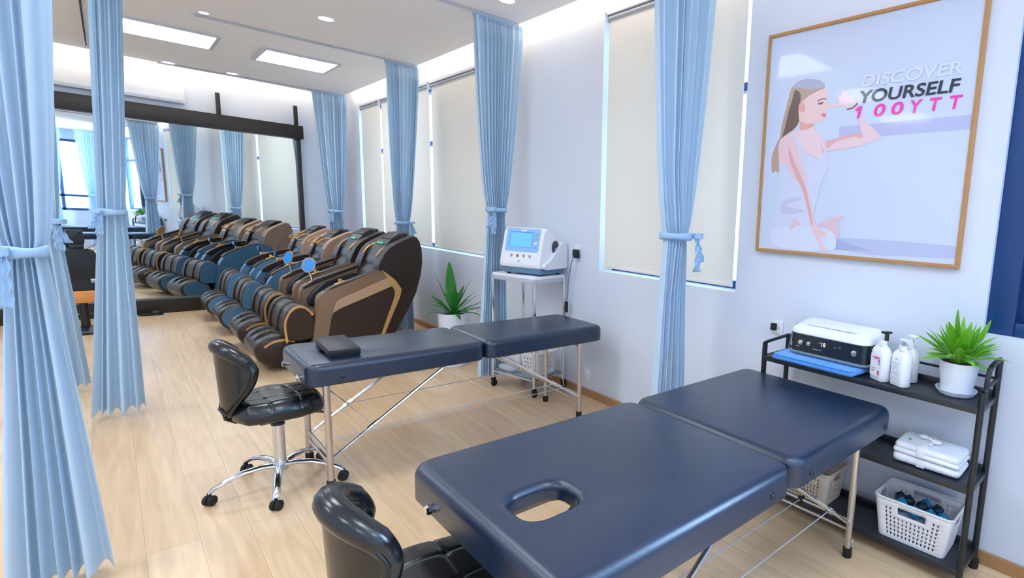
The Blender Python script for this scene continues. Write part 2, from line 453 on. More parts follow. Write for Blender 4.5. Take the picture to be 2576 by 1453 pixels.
# ------------------------------------------------------------------ mirror wall
mt = thing('wall_mirror', 'wall wide black framed mirror reflecting the massage chairs and curtains', 'mirror')
far_fix(mt)
obj('mirror_glass', box(-4.6, 0.885, 0.03, 0.04, 0.17, 2.36), 'mirror', mt, 0)
obj('header_beam', box(-4.6, 0.965, -0.045, 0.045, 2.345, 2.525, 0.004), 'dark_wood', mt)
obj('base_beam', box(-4.6, 0.93, -0.06, 0.045, 0.0, 0.175, 0.004), 'dark_wood', mt)
obj('side_post', box(0.885, 0.935, -0.01, 0.045, 0.17, 2.35, 0.003), 'dark_wood', mt)
for lx in (0.04, 0.88, -1.0, -2.0): obj('upper_post', box(lx, lx + 0.042, 0.0, 0.04, 2.52, 2.80, 0.003), 'dark_wood', mt)
up = thing('wall_box', 'long white box on the bright wall above the black mirror frame', 'box')
far_fix(up)
obj('body', box(-1.9, -0.25, 0.02, 0.098, 2.60, 2.82, 0.01), 'white_plastic', up)
obj('slot', box(-1.88, -0.27, 0.014, 0.022, 2.62, 2.64), 'grey_rail', up)

# ------------------------------------------------------------------ lamps
def cove(name, label, pts_box, fix=False):
    o = obj(name, pts_box, 'cove_led', None, 0); tag(o, label, 'light strip')
    if fix: far_fix(o)
    return o
cove('cove_light_strip', 'warm light strip hidden behind the ceiling edge along the window wall', box(2.402, 2.412, YB + 0.1, 9.2, 3.075, 3.115))
cove('cove_light_strip', 'warm light strip hidden behind the ceiling edge above the mirror', box(-4.9, 1.30, -0.195, -0.185, 3.075, 3.115), True)
def panel_light(x, y, label, w=0.62, h=0.60):
    t = thing('panel_light', label, 'ceiling light', (x, y, ZC), 0, 'square ceiling panel lights')
    obj('diffuser', box(-w / 2, w / 2, -h / 2, h / 2, -0.012, -0.004), 'led_panel', t, 0)
    bm = BM()
    add_box(bm, -w / 2 - 0.03, w / 2 + 0.03, -h / 2 - 0.03, -h / 2, -0.02, 0.0); add_box(bm, -w / 2 - 0.03, w / 2 + 0.03, h / 2, h / 2 + 0.03, -0.02, 0.0)
    add_box(bm, -w / 2 - 0.03, -w / 2, -h / 2, h / 2, -0.02, 0.0); add_box(bm, w / 2, w / 2 + 0.03, -h / 2, h / 2, -0.02, 0.0)
    obj('rim', bm, 'led_frame', t, 0)
    return t
panel_light(0.515, 7.40, 'bright square panel light on the ceiling next to the second curtain from the left')
panel_light(1.525, 7.46, 'bright square panel light on the ceiling nearer to the windows')
panel_light(-1.2, 7.40, 'bright square panel light on the ceiling seen only in the mirror, farther from the windows')
for x, y in ((-0.9, 5.2), (-0.9, 3.0), (0.5, 3.0), (-1.6, 0.6), (0.6, 0.3), (-1.6, -1.5), (0.9, -1.4), (-2.4, 3.0)):  # extra unseen panels, added in the other bays to brighten the room
    panel_light(x, y, 'added square panel light on the ceiling of the treatment room outside the view')
def downlight(x, y, label, r=0.05):
    t = thing('downlight', label, 'ceiling light', (x, y, ZC), 0, 'round recessed downlights')
    obj('lens', lathe([(0.0, -0.006), (r, -0.006), (r, -0.001), (0.0, -0.001)], seg=20), 'downlight', t)
    obj('trim_ring', lathe([(r, -0.004), (r + 0.006, -0.01), (r + 0.018, -0.006), (r + 0.02, 0.0), (r, 0.0)], seg=20), 'white_plastic', t)
downlight(1.351, 5.539, 'round downlight in the middle of the ceiling, nearest one fully in view')
downlight(0.60, 9.00, 'round downlight on the ceiling in front of the mirror, left one of two')
downlight(1.16, 8.96, 'round downlight on the ceiling in front of the mirror, right one of two')
downlight(0.663, 6.30, 'small downlight beside the end of the middle ceiling curtain track', 0.028)
downlight(2.076, 3.86, 'round downlight cut by the top edge above the white cart')

# curtain tracks on the ceiling
def track(x0, x1, y0, y1, label, along='x'):
    t = thing('curtain_track', label, 'curtain track', (0, 0, 0), 0)
    bm = BM()
    if along == 'x':
        add_box(bm, x0, x1, y0 - 0.012, y0 + 0.012, ZC - 0.018, ZC, 0.003)
        for s in (x0, x1): pass
        ends = [(x0, y0)]
    else:
        add_box(bm, x0 - 0.012, x0 + 0.012, y0, y1, ZC - 0.018, ZC, 0.003); ends = [(x0, y1)]
    obj('rail', bm, 'grey_rail', t)
    obj('end_cap', box(ends[0][0] - 0.018, ends[0][0] + 0.018, ends[0][1] - 0.016, ends[0][1] + 0.016, ZC - 0.022, ZC, 0.004), 'white_plastic', t)
    return t
track(0.60, 2.40, 4.27, 0, 'ceiling curtain track above the curtain next to the white cart')
track(0.60, 2.40, 6.43, 0, 'middle ceiling curtain track above the curtain behind the nearest massage chair')
track(0.53, 2.40, 9.10, 0, 'faint ceiling curtain track in front of the mirror')
track(0.60, 2.40, 2.15, 0, 'ceiling curtain track above the curtain covering the blind')
ty = track(-0.03, 0, 2.4, 8.9, 'beaded ceiling curtain track running lengthways between the two left curtains', 'y')
bm = BM()
for k in range(60): add_box(bm, -0.036, -0.024, 4.6 + k * 0.07, 4.6 + k * 0.07 + 0.03, ZC - 0.026, ZC - 0.017)
obj('glider', bm, 'black_metal', ty, 0)
# ------------------------------------------------------------------ curtains
def curtain(loc, ztop, ztie, zbot, prof, n, depth, label, ang=0.0, bow=0, seed=1, lean=(0, 0), group='light blue curtains tied at the waist', ruffle=True, heading=True, tilt=0.0):
    """prof: half widths (top, tie, bottom); n pleats; depth half depth (top, tie, bottom)"""
    rnd = random.Random(seed)
    t = thing('curtain', label, 'curtain', loc, ang, group)
    Wt, Wm, Wb = prof; Dt, Dm, Db = depth
    NU = n * 16; zs = []
    NZ1, NZ2 = 40, 26
    zs = [ztop - (ztop - ztie) * k / NZ1 for k in range(NZ1)] + [ztie - (ztie - zbot) * (k / NZ2) for k in range(NZ2 + 1)]
    ph = [rnd.uniform(-0.9, 0.9) for _ in range(n + 1)]; am = [rnd.uniform(0.65, 1.2) for _ in range(n + 1)]
    ph2 = [rnd.uniform(-0.9, 0.9) for _ in range(n + 1)]; wob = [rnd.uniform(0.4, 1.7) for _ in range(n)]
    cum = [0]
    for w in wob: cum.append(cum[-1] + w)
    cum = [c / cum[-1] for c in cum]
    bm = BM(); rows = []
    for z in zs:
        if z >= ztie:
            f = (z - ztie) / (ztop - ztie); fw = f ** 0.58
            W = Wm + (Wt - Wm) * fw; D = Dm + (Dt - Dm) * (f ** 0.8)
        else:
            f = (ztie - z) / (ztie - zbot); fw = f ** 0.9
            W = Wm + (Wb - Wm) * fw; D = Dm + (Db - Dm) * fw
        g = (z - ztie) / (ztop - ztie) if z > ztie else 0
        cx = lean[0] * (z - ztie); cy = lean[1] * (z - ztie)
        head = heading and z > ztop - 0.09
        row = []
        for i in range(NU + 1):
            u = i / NU; k = min(int(u * n), n - 1); fr = u * n - k
            um = cum[k] + (cum[k + 1] - cum[k]) * fr
            a = am[k] * (1 - fr) + am[k + 1] * fr
            p = (ph[k] * (1 - fr) + ph[k + 1] * fr)
            if z < ztie: 
                q = (ph2[k] * (1 - fr) + ph2[k + 1] * fr); b = min(1, (ztie - z) / 0.7); p = p * (1 - b) + q * b
            th = 2 * PI * u * n + p
            s = math.sin(th); s = -(1 - 2 * (0.5 - 0.5 * s) ** 2.6)
            zz = z
            yy = 0.75 * D * a * s * (0.55 if head else 1.0)
            xx = W * (2 * um - 1) + 0.35 * W / n * math.cos(th + 0.6)
            # gather into a rounded bundle at the tie
            if z < ztop:
                g2 = max(0.0, 1 - abs(z - ztie) / 0.35)
                yy += g2 * Wm * 0.35 * math.cos(PI * (um - 0.5)) * (-1)
            if z == zs[-1]: zz = z + 0.004 * s + 0.002 * rnd.random()
            row.append(bm.verts.new((cx + xx, cy + yy, zz)))
        rows.append(row)
    for a, b in zip(rows, rows[1:]):
        for i in range(NU): bm.faces.new((a[i], a[i + 1], b[i + 1], b[i]))
    o = obj('cloth', bm, 'curtain', t, 70)
    # tie band
    bm = BM(); R = 40; prev = None; first = None; hw = Wm * 1.08; hd = Dm * 1.5 + Wm * 0.35
    for k in range(R):
        a = 2 * PI * k / R
        x = hw * math.cos(a); yv = -Wm * 0.12 + hd * math.sin(a); zc = ztie + tilt * math.cos(a) * Wm
        wv = 0.018 + 0.004 * math.sin(3 * a + seed)
        ring = [bm.verts.new((x * 1.0, yv, zc - wv)), bm.verts.new((x * 1.05, yv * 1.05, zc - wv * 0.3)), bm.verts.new((x * 1.05, yv * 1.05, zc + wv * 0.4)), bm.verts.new((x * 1.0, yv, zc + wv))]
        if prev:
            for q in range(3): bm.faces.new((prev[q], ring[q], ring[q + 1], prev[q + 1]))
        else: first = ring
        prev = ring
    for q in range(3): bm.faces.new((prev[q], first[q], first[q + 1], prev[q + 1]))
    o = obj('tie_band', bm, 'curtain_tie', t, 60)
    md = o.modifiers.new('thickness', 'SOLIDIFY'); md.thickness = 0.004; md.offset = 1
    if bow:
        s = 1 if bow > 0 else -1; sc = abs(bow)
        bm = BM(); bx = s * Wm * 0.75; by = -hd * 1.02
        def strip(path, w0, w1, ruf, ax):
            rows_ = []
            m_ = len(path)
            for i_, (px, py, pz) in enumerate(path):
                w_ = w0 + (w1 - w0) * i_ / (m_ - 1); r_ = []
                for q in range(9):
                    v = q / 8 * 2 - 1
                    off = ruf * math.sin(i_ * 1.3 + q * 0.4) * abs(v)
                    if ax == 'x': r_.append(bm.verts.new((px + v * w_ + off * 0.4, py - 0.012 + off + 0.004 * math.sin(q * 2.2), pz)))
                    else: r_.append(bm.verts.new((px, py + off * 0.5, pz + v * w_)))
                rows_.append(r_)
            for a_, b_ in zip(rows_, rows_[1:]):
                for q in range(8): bm.faces.new((a_[q], a_[q + 1], b_[q + 1], b_[q]))
        # loop
        lp = [(bx + s * sc * (0.028 + 0.036 * math.cos(2 * PI * k / 14 + PI)), by - 0.01 - sc * 0.026 * math.sin(2 * PI * k / 14), ztie + 0.004) for k in range(15)]
        strip(lp, 0.016 * sc, 0.016 * sc, 0.003, 'z')
        # hanging ruffled tails
        tl = [(bx + s * sc * (0.004 + 0.018 * (k / 16)), by - 0.004 - 0.012 * math.sin(k / 16 * PI), ztie - sc * 0.20 * k / 16) for k in range(17)]
        strip(tl, 0.010 * sc, 0.026 * sc, 0.010 * sc, 'x')
        tl = [(bx + s * sc * (0.01 + 0.05 * (k / 14)), by - 0.008, ztie - sc * 0.145 * k / 14) for k in range(15)]
        strip(tl, 0.008 * sc, 0.022 * sc, 0.010 * sc, 'x')
        o = obj('bow', bm, 'curtain_tie', t, 60)
        md = o.modifiers.new('thickness', 'SOLIDIFY'); md.thickness = 0.002; md.offset = 0
    if heading:
        obj('heading_tape', box(-Wt * 0.98 + lean[0] * (ztop - ztie), Wt * 0.98 + lean[0] * (ztop - ztie), -0.004, 0.004, ztop - 0.012, ZC - 0.018), 'curtain_tie', t, 0)
    return t
curtain((2.185, 4.26, 0), 2.965, 1.475, 0.06, (0.212, 0.072, 0.135), 12, (0.045, 0.036, 0.06), 'light blue curtain tied beside the white cart with the medical device', bow=-1.0, seed=3, lean=(0.02, 0))
curtain((2.20, 6.43, 0), 2.965, 1.285, 0.06, (0.170, 0.066, 0.12), 10, (0.05, 0.035, 0.06), 'light blue curtain hanging right behind the nearest brown massage chair', bow=0.8, seed=5, lean=(0.025, 0))
curtain((2.215, 9.08, 0), 2.965, 1.35, 0.06, (0.205, 0.080, 0.12), 11, (0.05, 0.035, 0.055), 'light blue curtain next to the right end of the mirror', bow=-0.8, seed=8, lean=(-0.008, 0))
curtain((2.185, 2.15, 0), 2.965, 1.375, 0.05, (0.245, 0.080, 0.150), 10, (0.05, 0.042, 0.062), 'light blue curtain tied in front of the blind next to the framed poster', bow=1.0, seed=12, lean=(0.0, 0))
curtain((-0.203, 2.92, 0), 2.965, 1.255, 0.03, (0.15, 0.045, 0.132), 6, (0.06, 0.045, 0.08), 'large light blue curtain at the far left, nearest to the camera', bow=-0.9, seed=21, lean=(0.012, 0), tilt=0.0)
curtain((0.012, 5.05, 0), 2.965, 1.342, 0.035, (0.075, 0.060, 0.122), 5, (0.06, 0.04, 0.085), 'light blue curtain standing free with its hem over the floor, second from the left', bow=-0.7, seed=33, lean=(0.052, 0))
curtain((-0.318, 5.85, 0), 2.965, 1.245, 0.04, (0.14, 0.07, 0.13), 5, (0.06, 0.04, 0.07), 'light blue curtain half hidden behind the large one at the far left', bow=1.0, seed=41, lean=(0.0, 0))
curtain((2.20, 0.03, 0), 2.965, 1.36, 0.05, (0.2, 0.075, 0.13), 8, (0.05, 0.04, 0.06), 'light blue curtain near the dark blue window, seen only in the mirror', seed=51)
curtain((2.18, -2.1, 0), 2.965, 1.36, 0.05, (0.2, 0.075, 0.13), 8, (0.05, 0.04, 0.06), 'light blue curtain right of the bright window in the mirror', seed=52)
curtain((1.55, -2.2, 0), 2.965, 1.36, 0.05, (0.2, 0.075, 0.13), 8, (0.05, 0.04, 0.06), 'light blue curtain left of the bright window in the mirror', seed=53)
# ------------------------------------------------------------------ massage tables
def massage_table(name, label, x0, x1, xs, y0, y1, lx0, lx1, ly0, ly1, rivets, knobs, hole, zz, group):
    yc = (y0 + y1) / 2
    t = thing(name, label, 'massage table', (x0, yc, 0), 0, group)
    L = x1 - x0; S = xs - x0; hw = (y1 - y0) / 2; zb, zt = zz
    hx, hy, hl, hwid = hole
    hc = cushion(0, S - 0.002, -hw, hw, zb, zt, 0.060, 0.034, (hx - x0 - hl / 2, hx - x0 + hl / 2, hy - yc - hwid / 2, hy - yc + hwid / 2, 0.055), seg=8, es=6)
    hd = obj('head_cushion', hc, 'table_leather', t, 40)
    fc = obj('foot_cushion', cushion(S + 0.002, L, -hw, hw, zb, zt, 0.060, 0.034, seg=8, es=6), 'table_leather', t, 40)
    for rx in rivets:
        for s in (-1, 1):
            m_ = Matrix.Translation((rx - x0, s * (hw + 0.001), zb + 0.038)) @ Matrix.Rotation(s * -PI / 2, 4, 'X')
            b = xform(lathe([(0.0, 0.006), (0.008, 0.005), (0.011, 0.0), (0.0, 0.0)], seg=14), m_)
            obj('rivet', b, 'black_metal', hd if rx < xs else fc)
    for ky in knobs:
        b = BM(); m_ = Matrix.Translation((0.0, ky - yc, zb + 0.03)) @ Matrix.Rotation(-PI / 2, 4, 'Y')
        add_lathe(b, [(0.0, -0.002), (0.009, -0.002), (0.009, 0.002), (0.015, 0.003), (0.016, 0.012), (0.012, 0.017), (0.0, 0.018)], seg=8); xform(b, m_)
        obj('headrest_knob', b, 'chrome', t)
    lyA, lyB = ly0 - yc, ly1 - yc
    for lx in (lx0 - x0, lx1 - x0):
        for ly in (lyA, lyB):
            lg = obj('leg', tube([(lx, ly, 0.005), (lx, ly, zb + 0.01)], 0.0155, 14), 'steel', t)
            obj('rubber_foot', lathe([(0.0, 0.0), (0.019, 0.0), (0.021, 0.004), (0.020, 0.045), (0.0155, 0.046), (0.0, 0.046)], lx, ly, 16), 'black_rubber', lg)
        for z, r in ((0.175, 0.0095), (0.13, 0.0085), (zb - 0.03, 0.009)):
            obj('crossbar', tube([(lx, lyA, z), (lx, lyB, z)], r, 8), 'steel', t)
    # folding struts with their hinge and the steel cables
    n = []
    for ly in (lyA, lyB):
        for lx, sgn in ((lx0 - x0, 1), (lx1 - x0, -1)):
            p0 = Vector((lx, ly, 0.155)); p1 = Vector((lx + sgn * 0.62, ly + 0.01, zb + 0.005)); h = p0.lerp(p1, 0.33)
            b = BM(); add_tube(b, [p0, h], 0.0075, 8); add_tube(b, [h, p1], 0.0095, 8)
            s = obj('strut', b, 'chrome', t)
            d = (p1 - p0).normalized()
            b = BM(); add_tube(b, [h - d * 0.028, h + d * 0.028], 0.0135, 8); add_tube(b, [h + Vector((0, -0.02, 0)), h + Vector((0, 0.02, 0))], 0.007, 8)
            obj('hinge', b, 'chrome', s)
            n.append(h)
    for pts in ([n[0], n[1]], [n[2], n[3]], [n[0], Vector((lx0 - x0, lyB, zb - 0.03))], [n[2], Vector((lx0 - x0, lyA, zb - 0.03))]):
        obj('cable', tube(pts, 0.0022, 6), 'grey_rail', t)
    m0 = Vector((lx1 - x0, (lyA + lyB) / 2 - 0.03, 0.175)); m1 = Vector((lx0 - x0, (lyA + lyB) / 2 - 0.03, 0.19))
    obj('cable', tube([m0, m1], 0.0028, 6), 'grey_rail', t); obj('cable', tube([m0, Vector((lx1 - x0 - 0.10, m0.y - 0.06, zb + 0.005))], 0.0028, 6), 'grey_rail', t)
    obj('cable_clamp', box(m0.x - 0.014, m0.x + 0.014, m0.y - 0.012, m0.y + 0.012, 0.162, 0.19, 0.004), 'black_metal', t)
    return t
massage_table('massage_table', 'dark padded massage table with a black box lying on it', 0.588, 2.385, 1.493, 3.03, 3.61, 0.676, 2.215, 3.085, 3.53,
              (0.736, 1.375, 1.615, 2.30), (3.17, 3.49), (0.80, 3.30, 0.16, 0.14), (0.565, 0.678), 'padded massage tables')
massage_table('massage_table', 'dark padded massage table with an open face hole, nearest to the camera', 0.553, 2.243, 1.44, 0.822, 1.63, 0.69, 2.137, 0.925, 1.49,
              (0.75, 1.317, 1.55, 2.165), (0.98, 1.46), (0.732, 1.171, 0.166, 0.150), (0.60, 0.71), 'padded massage tables')

# black leather box over the face hole
t = thing('box', 'flat square black leather box lying over the face hole of the far massage table', 'box', (0.788, 3.32, 0.6795), math.radians(-3))
obj('lid', box(-0.07, 0.07, -0.185, 0.185, 0.006, 0.038, 0.002), 'black_leather', t)
obj('base', box(-0.067, 0.067, -0.18, 0.18, 0.0, 0.006, 0.001), 'black_leather', t)
bm = BM(); add_box(bm, -0.0712, -0.069, -0.175, 0.175, 0.012, 0.033, 0.0005); obj('end_panel', bm, 'black_metal', t)

# ------------------------------------------------------------------ swivel stools
def stool(label, loc, rz, base_rz):
    t = thing('swivel_stool', label, 'stool', loc, rz, 'black stools at the heads of the massage tables')
    # tufted seat
    bm = BM(); N = 64; H = 0.180; zt = 0.500; rows = []
    def sq(u, v):
        # square to rounded square
        x = u * math.sqrt(1 - 0.32 * v * v); y_ = v * math.sqrt(1 - 0.32 * u * u)
        return x * H * 1.03, y_ * H * 1.03
    for i in range(N + 1):
        row = []
        for j in range(N + 1):
            u = i / N * 2 - 1; v = j / N * 2 - 1
            x, yv = sq(u, v)
            e = max(abs(u), abs(v)); edge = 0.045 * max(0, (e - 0.72) / 0.28) ** 2.4
            gl = 0
            for g in (-0.36, 0.36):
                for q in (u, v): gl = max(gl, math.exp(-((q - g) / 0.016) ** 2))
            puff = 0.012 * abs(math.cos(PI * min(1, abs(u / 0.36) / 1) * 0.5)) * 0.4
            bt = 0
            for g in (-0.36, 0.36):
                for h in (-0.36, 0.36): bt = max(bt, math.exp(-((u - g) ** 2 + (v - h) ** 2) / 0.004))
            z = zt - edge - 0.006 * gl - 0.005 * bt + puff
            row.append(bm.verts.new((x, yv, z)))
        rows.append(row)
    for i in range(N):
        for j in range(N): bm.faces.new((rows[i][j], rows[i + 1][j], rows[i + 1][j + 1], rows[i][j + 1]))
    per = [rows[i][0] for i in range(N)] + [rows[N][j] for j in range(N)] + [rows[N - i][N] for i in range(N)] + [rows[0][N - j] for j in range(N)]
    prev = per
    for sc_, dz in ((1.015, -0.012), (1.02, -0.03), (1.0, -0.045), (0.93, -0.055)):
        ring = [bm.verts.new((v.co.x * sc_, v.co.y * sc_, zt - 0.045 + dz)) for v in per]
        for k in range(len(per)): bm.faces.new((prev[k], prev[(k + 1) % len(per)], ring[(k + 1) % len(per)], ring[k]))
        prev = ring
    bm.faces.new(prev)
    st = obj('seat', bm, 'stool_leather', t, 50)
    obj('seat_plate', box(-0.09, 0.09, -0.09, 0.09, 0.37, 0.394, 0.004), 'black_metal', t)
    # wrap-around backrest, wide at the top and narrow at the foot
    bm = BM(); NU, NV = 40, 20; F, Bk = [], []
    R = 0.140; XO = -0.062
    for j in range(NV + 1):
        v = j / NV; fr, br = [], []
        for i in range(NU + 1):
            u = i / NU * 2 - 1
            half = math.radians(18 + 50 * math.sin(min(1, v * 1.25) * PI / 2) * (1 - 0.22 * max(0, v - 0.8) / 0.2))
            ph = PI + u * half
            z = 0.465 + (0.305 - 0.055 * u * u) * v - 0.02 * (1 - v) * u * u
            rim = max(abs(u), abs(2 * v - 1)); th = 0.028 + 0.030 * math.sin(min(1, (1 - rim) / 0.25) * PI / 2) * 0.5 + 0.020 * math.exp(-((v - 0.88) / 0.12) ** 2)
            ro = R + 0.018 + 0.012 * (v - 0.5)
            ri = ro - th
            br.append(bm.verts.new((XO + ro * math.cos(ph), ro * math.sin(ph), z))); fr.append(bm.verts.new((XO + ri * math.cos(ph), ri * math.sin(ph), z)))
        F.append(fr); Bk.append(br)
    for j in range(NV):
        for i in range(NU):
            bm.faces.new((F[j][i], F[j][i + 1], F[j + 1][i + 1], F[j + 1][i])); bm.faces.new((Bk[j][i], Bk[j + 1][i], Bk[j + 1][i + 1], Bk[j][i + 1]))
        bm.faces.new((F[j][0], F[j + 1][0], Bk[j + 1][0], Bk[j][0])); bm.faces.new((F[j][NU], Bk[j][NU], Bk[j + 1][NU], F[j + 1][NU]))
    for i in range(NU):
        bm.faces.new((F[0][i], Bk[0][i], Bk[0][i + 1], F[0][i + 1])); bm.faces.new((F[NV][i], F[NV][i + 1], Bk[NV][i + 1], Bk[NV][i]))
    rim = [v.co.copy() for v in Bk[NV]] + [Bk[j][NU].co.copy() for j in range(NV - 1, -1, -1)] + [v.co.copy() for v in Bk[0][::-1][1:]] + [Bk[j][0].co.copy() for j in range(1, NV)]
    rimf = [v.co.copy() for v in F[NV]] + [F[j][NU].co.copy() for j in range(NV - 1, -1, -1)] + [v.co.copy() for v in F[0][::-1][1:]] + [F[j][0].co.copy() for j in range(1, NV)]
    bk = obj('backrest', bm, 'stool_leather', t, 60)
    # thick rolled rim round the pad and piping on its back edge
    mid = [a.lerp(b, 0.55) for a, b in zip(rim, rimf)]
    b = BM(); rads = []
    for p in mid: rads.append(0.016 + 0.018 * max(0, min(1, (p.z - 0.5) / 0.25)))
    add_tube(b, mid, rads, 12, closed=True); obj('rolled_edge', b, 'stool_leather', bk, 60)
    off = [p + Vector((p.x - XO, p.y, 0)).normalized() * 0.006 for p in rim]
    b = BM(); add_tube(b, off, 0.0045, 6, closed=True); obj('piping', b, 'black_leather', bk, 60)
    b = BM(); add_tube(b, [(-0.05, 0, 0.388), (-0.165, 0, 0.388), (-0.198, 0, 0.41), (-0.208, 0, 0.475)], 0.010, 8)
    obj('back_bracket', b, 'black_metal', t)
    b = BM(); add_tube(b, [(0.06, -0.03, 0.38), (0.17, -0.06, 0.37), (0.215, -0.075, 0.35)], [0.006, 0.006, 0.009], 8); obj('lever', b, 'black_metal', t)
    b = BM(); add_lathe(b, [(0.0, 0.13), (0.026, 0.13), (0.026, 0.33), (0.022, 0.335), (0.0, 0.335)], seg=18); col = obj('gas_column', b, 'chrome', t)
    obj('column_collar', lathe([(0.0, 0.33), (0.03, 0.33), (0.028, 0.345), (0.018, 0.35), (0.018, 0.375), (0.0, 0.375)], seg=18), 'black_metal', col)
    bs = obj('hub', lathe([(0.0, 0.085), (0.033, 0.085), (0.036, 0.11), (0.033, 0.135), (0.0, 0.137)], seg=18), 'chrome', t)
    for k in range(5):
        a = base_rz - rz + 2 * PI * k / 5; ca, sa = math.cos(a), math.sin(a)
        pr = [(0.02, 0.112), (0.08, 0.122), (0.15, 0.118), (0.22, 0.098), (0.272, 0.072), (0.286, 0.058)]; b = BM(); rings = []
        for i, (r_, z_) in enumerate(pr):
            w = (0.021, 0.019, 0.018, 0.017, 0.016, 0.014)[i]; h_ = (0.014, 0.013, 0.012, 0.011, 0.010, 0.008)[i]
            ring = []
            for q in range(10):
                an = 2 * PI * q / 10; lx_ = w * math.cos(an); lz = h_ * math.sin(an)
                ring.append(b.verts.new((r_ * ca - lx_ * sa, r_ * sa + lx_ * ca, z_ + lz)))
            rings.append(ring)
        for A_, B_ in zip(rings, rings[1:]):
            for q in range(10): b.faces.new((A_[q], A_[(q + 1) % 10], B_[(q + 1) % 10], B_[q]))
        b.faces.new(rings[0][::-1]); b.faces.new(rings[-1])
        arm = obj('base_arm', b, 'chrome', t, 50)
        # twin-wheel caster under the arm tip
        cx, cy = 0.282 * ca, 0.282 * sa; b = BM(); ax = a + PI / 2 + (0.7, -0.5, 0.2, 1.0, -0.9)[k]
        for s in (-1, 1):
            m_ = Matrix.Translation((cx, cy, 0.0245)) @ Matrix.Rotation(ax, 4, 'Z') @ Matrix.Rotation(PI / 2, 4, 'Y') @ Matrix.Translation((0, 0, s * 0.012))
            bb = lathe([(0.0, -0.009), (0.021, -0.009), (0.0245, -0.005), (0.0245, 0.005), (0.021, 0.009), (0.0, 0.009)], seg=18); xform(bb, m_)
            me_ = bpy.data.meshes.new('tmp'); bb.to_mesh(me_); bb.free(); b.from_mesh(me_); bpy.data.meshes.remove(me_)
        add_tube(b, [(cx, cy, 0.03), (cx, cy, 0.062)], 0.008, 8)
        obj('caster', b, 'black_rubber', arm, 40)
    return t
stool('black tufted swivel stool at the head of the far massage table', (0.507, 3.30, 0), math.radians(4), math.radians(184))
stool('black swivel stool at the head of the near massage table, cut by the bottom edge', (0.505, 1.37, 0), math.radians(-4), math.radians(170))
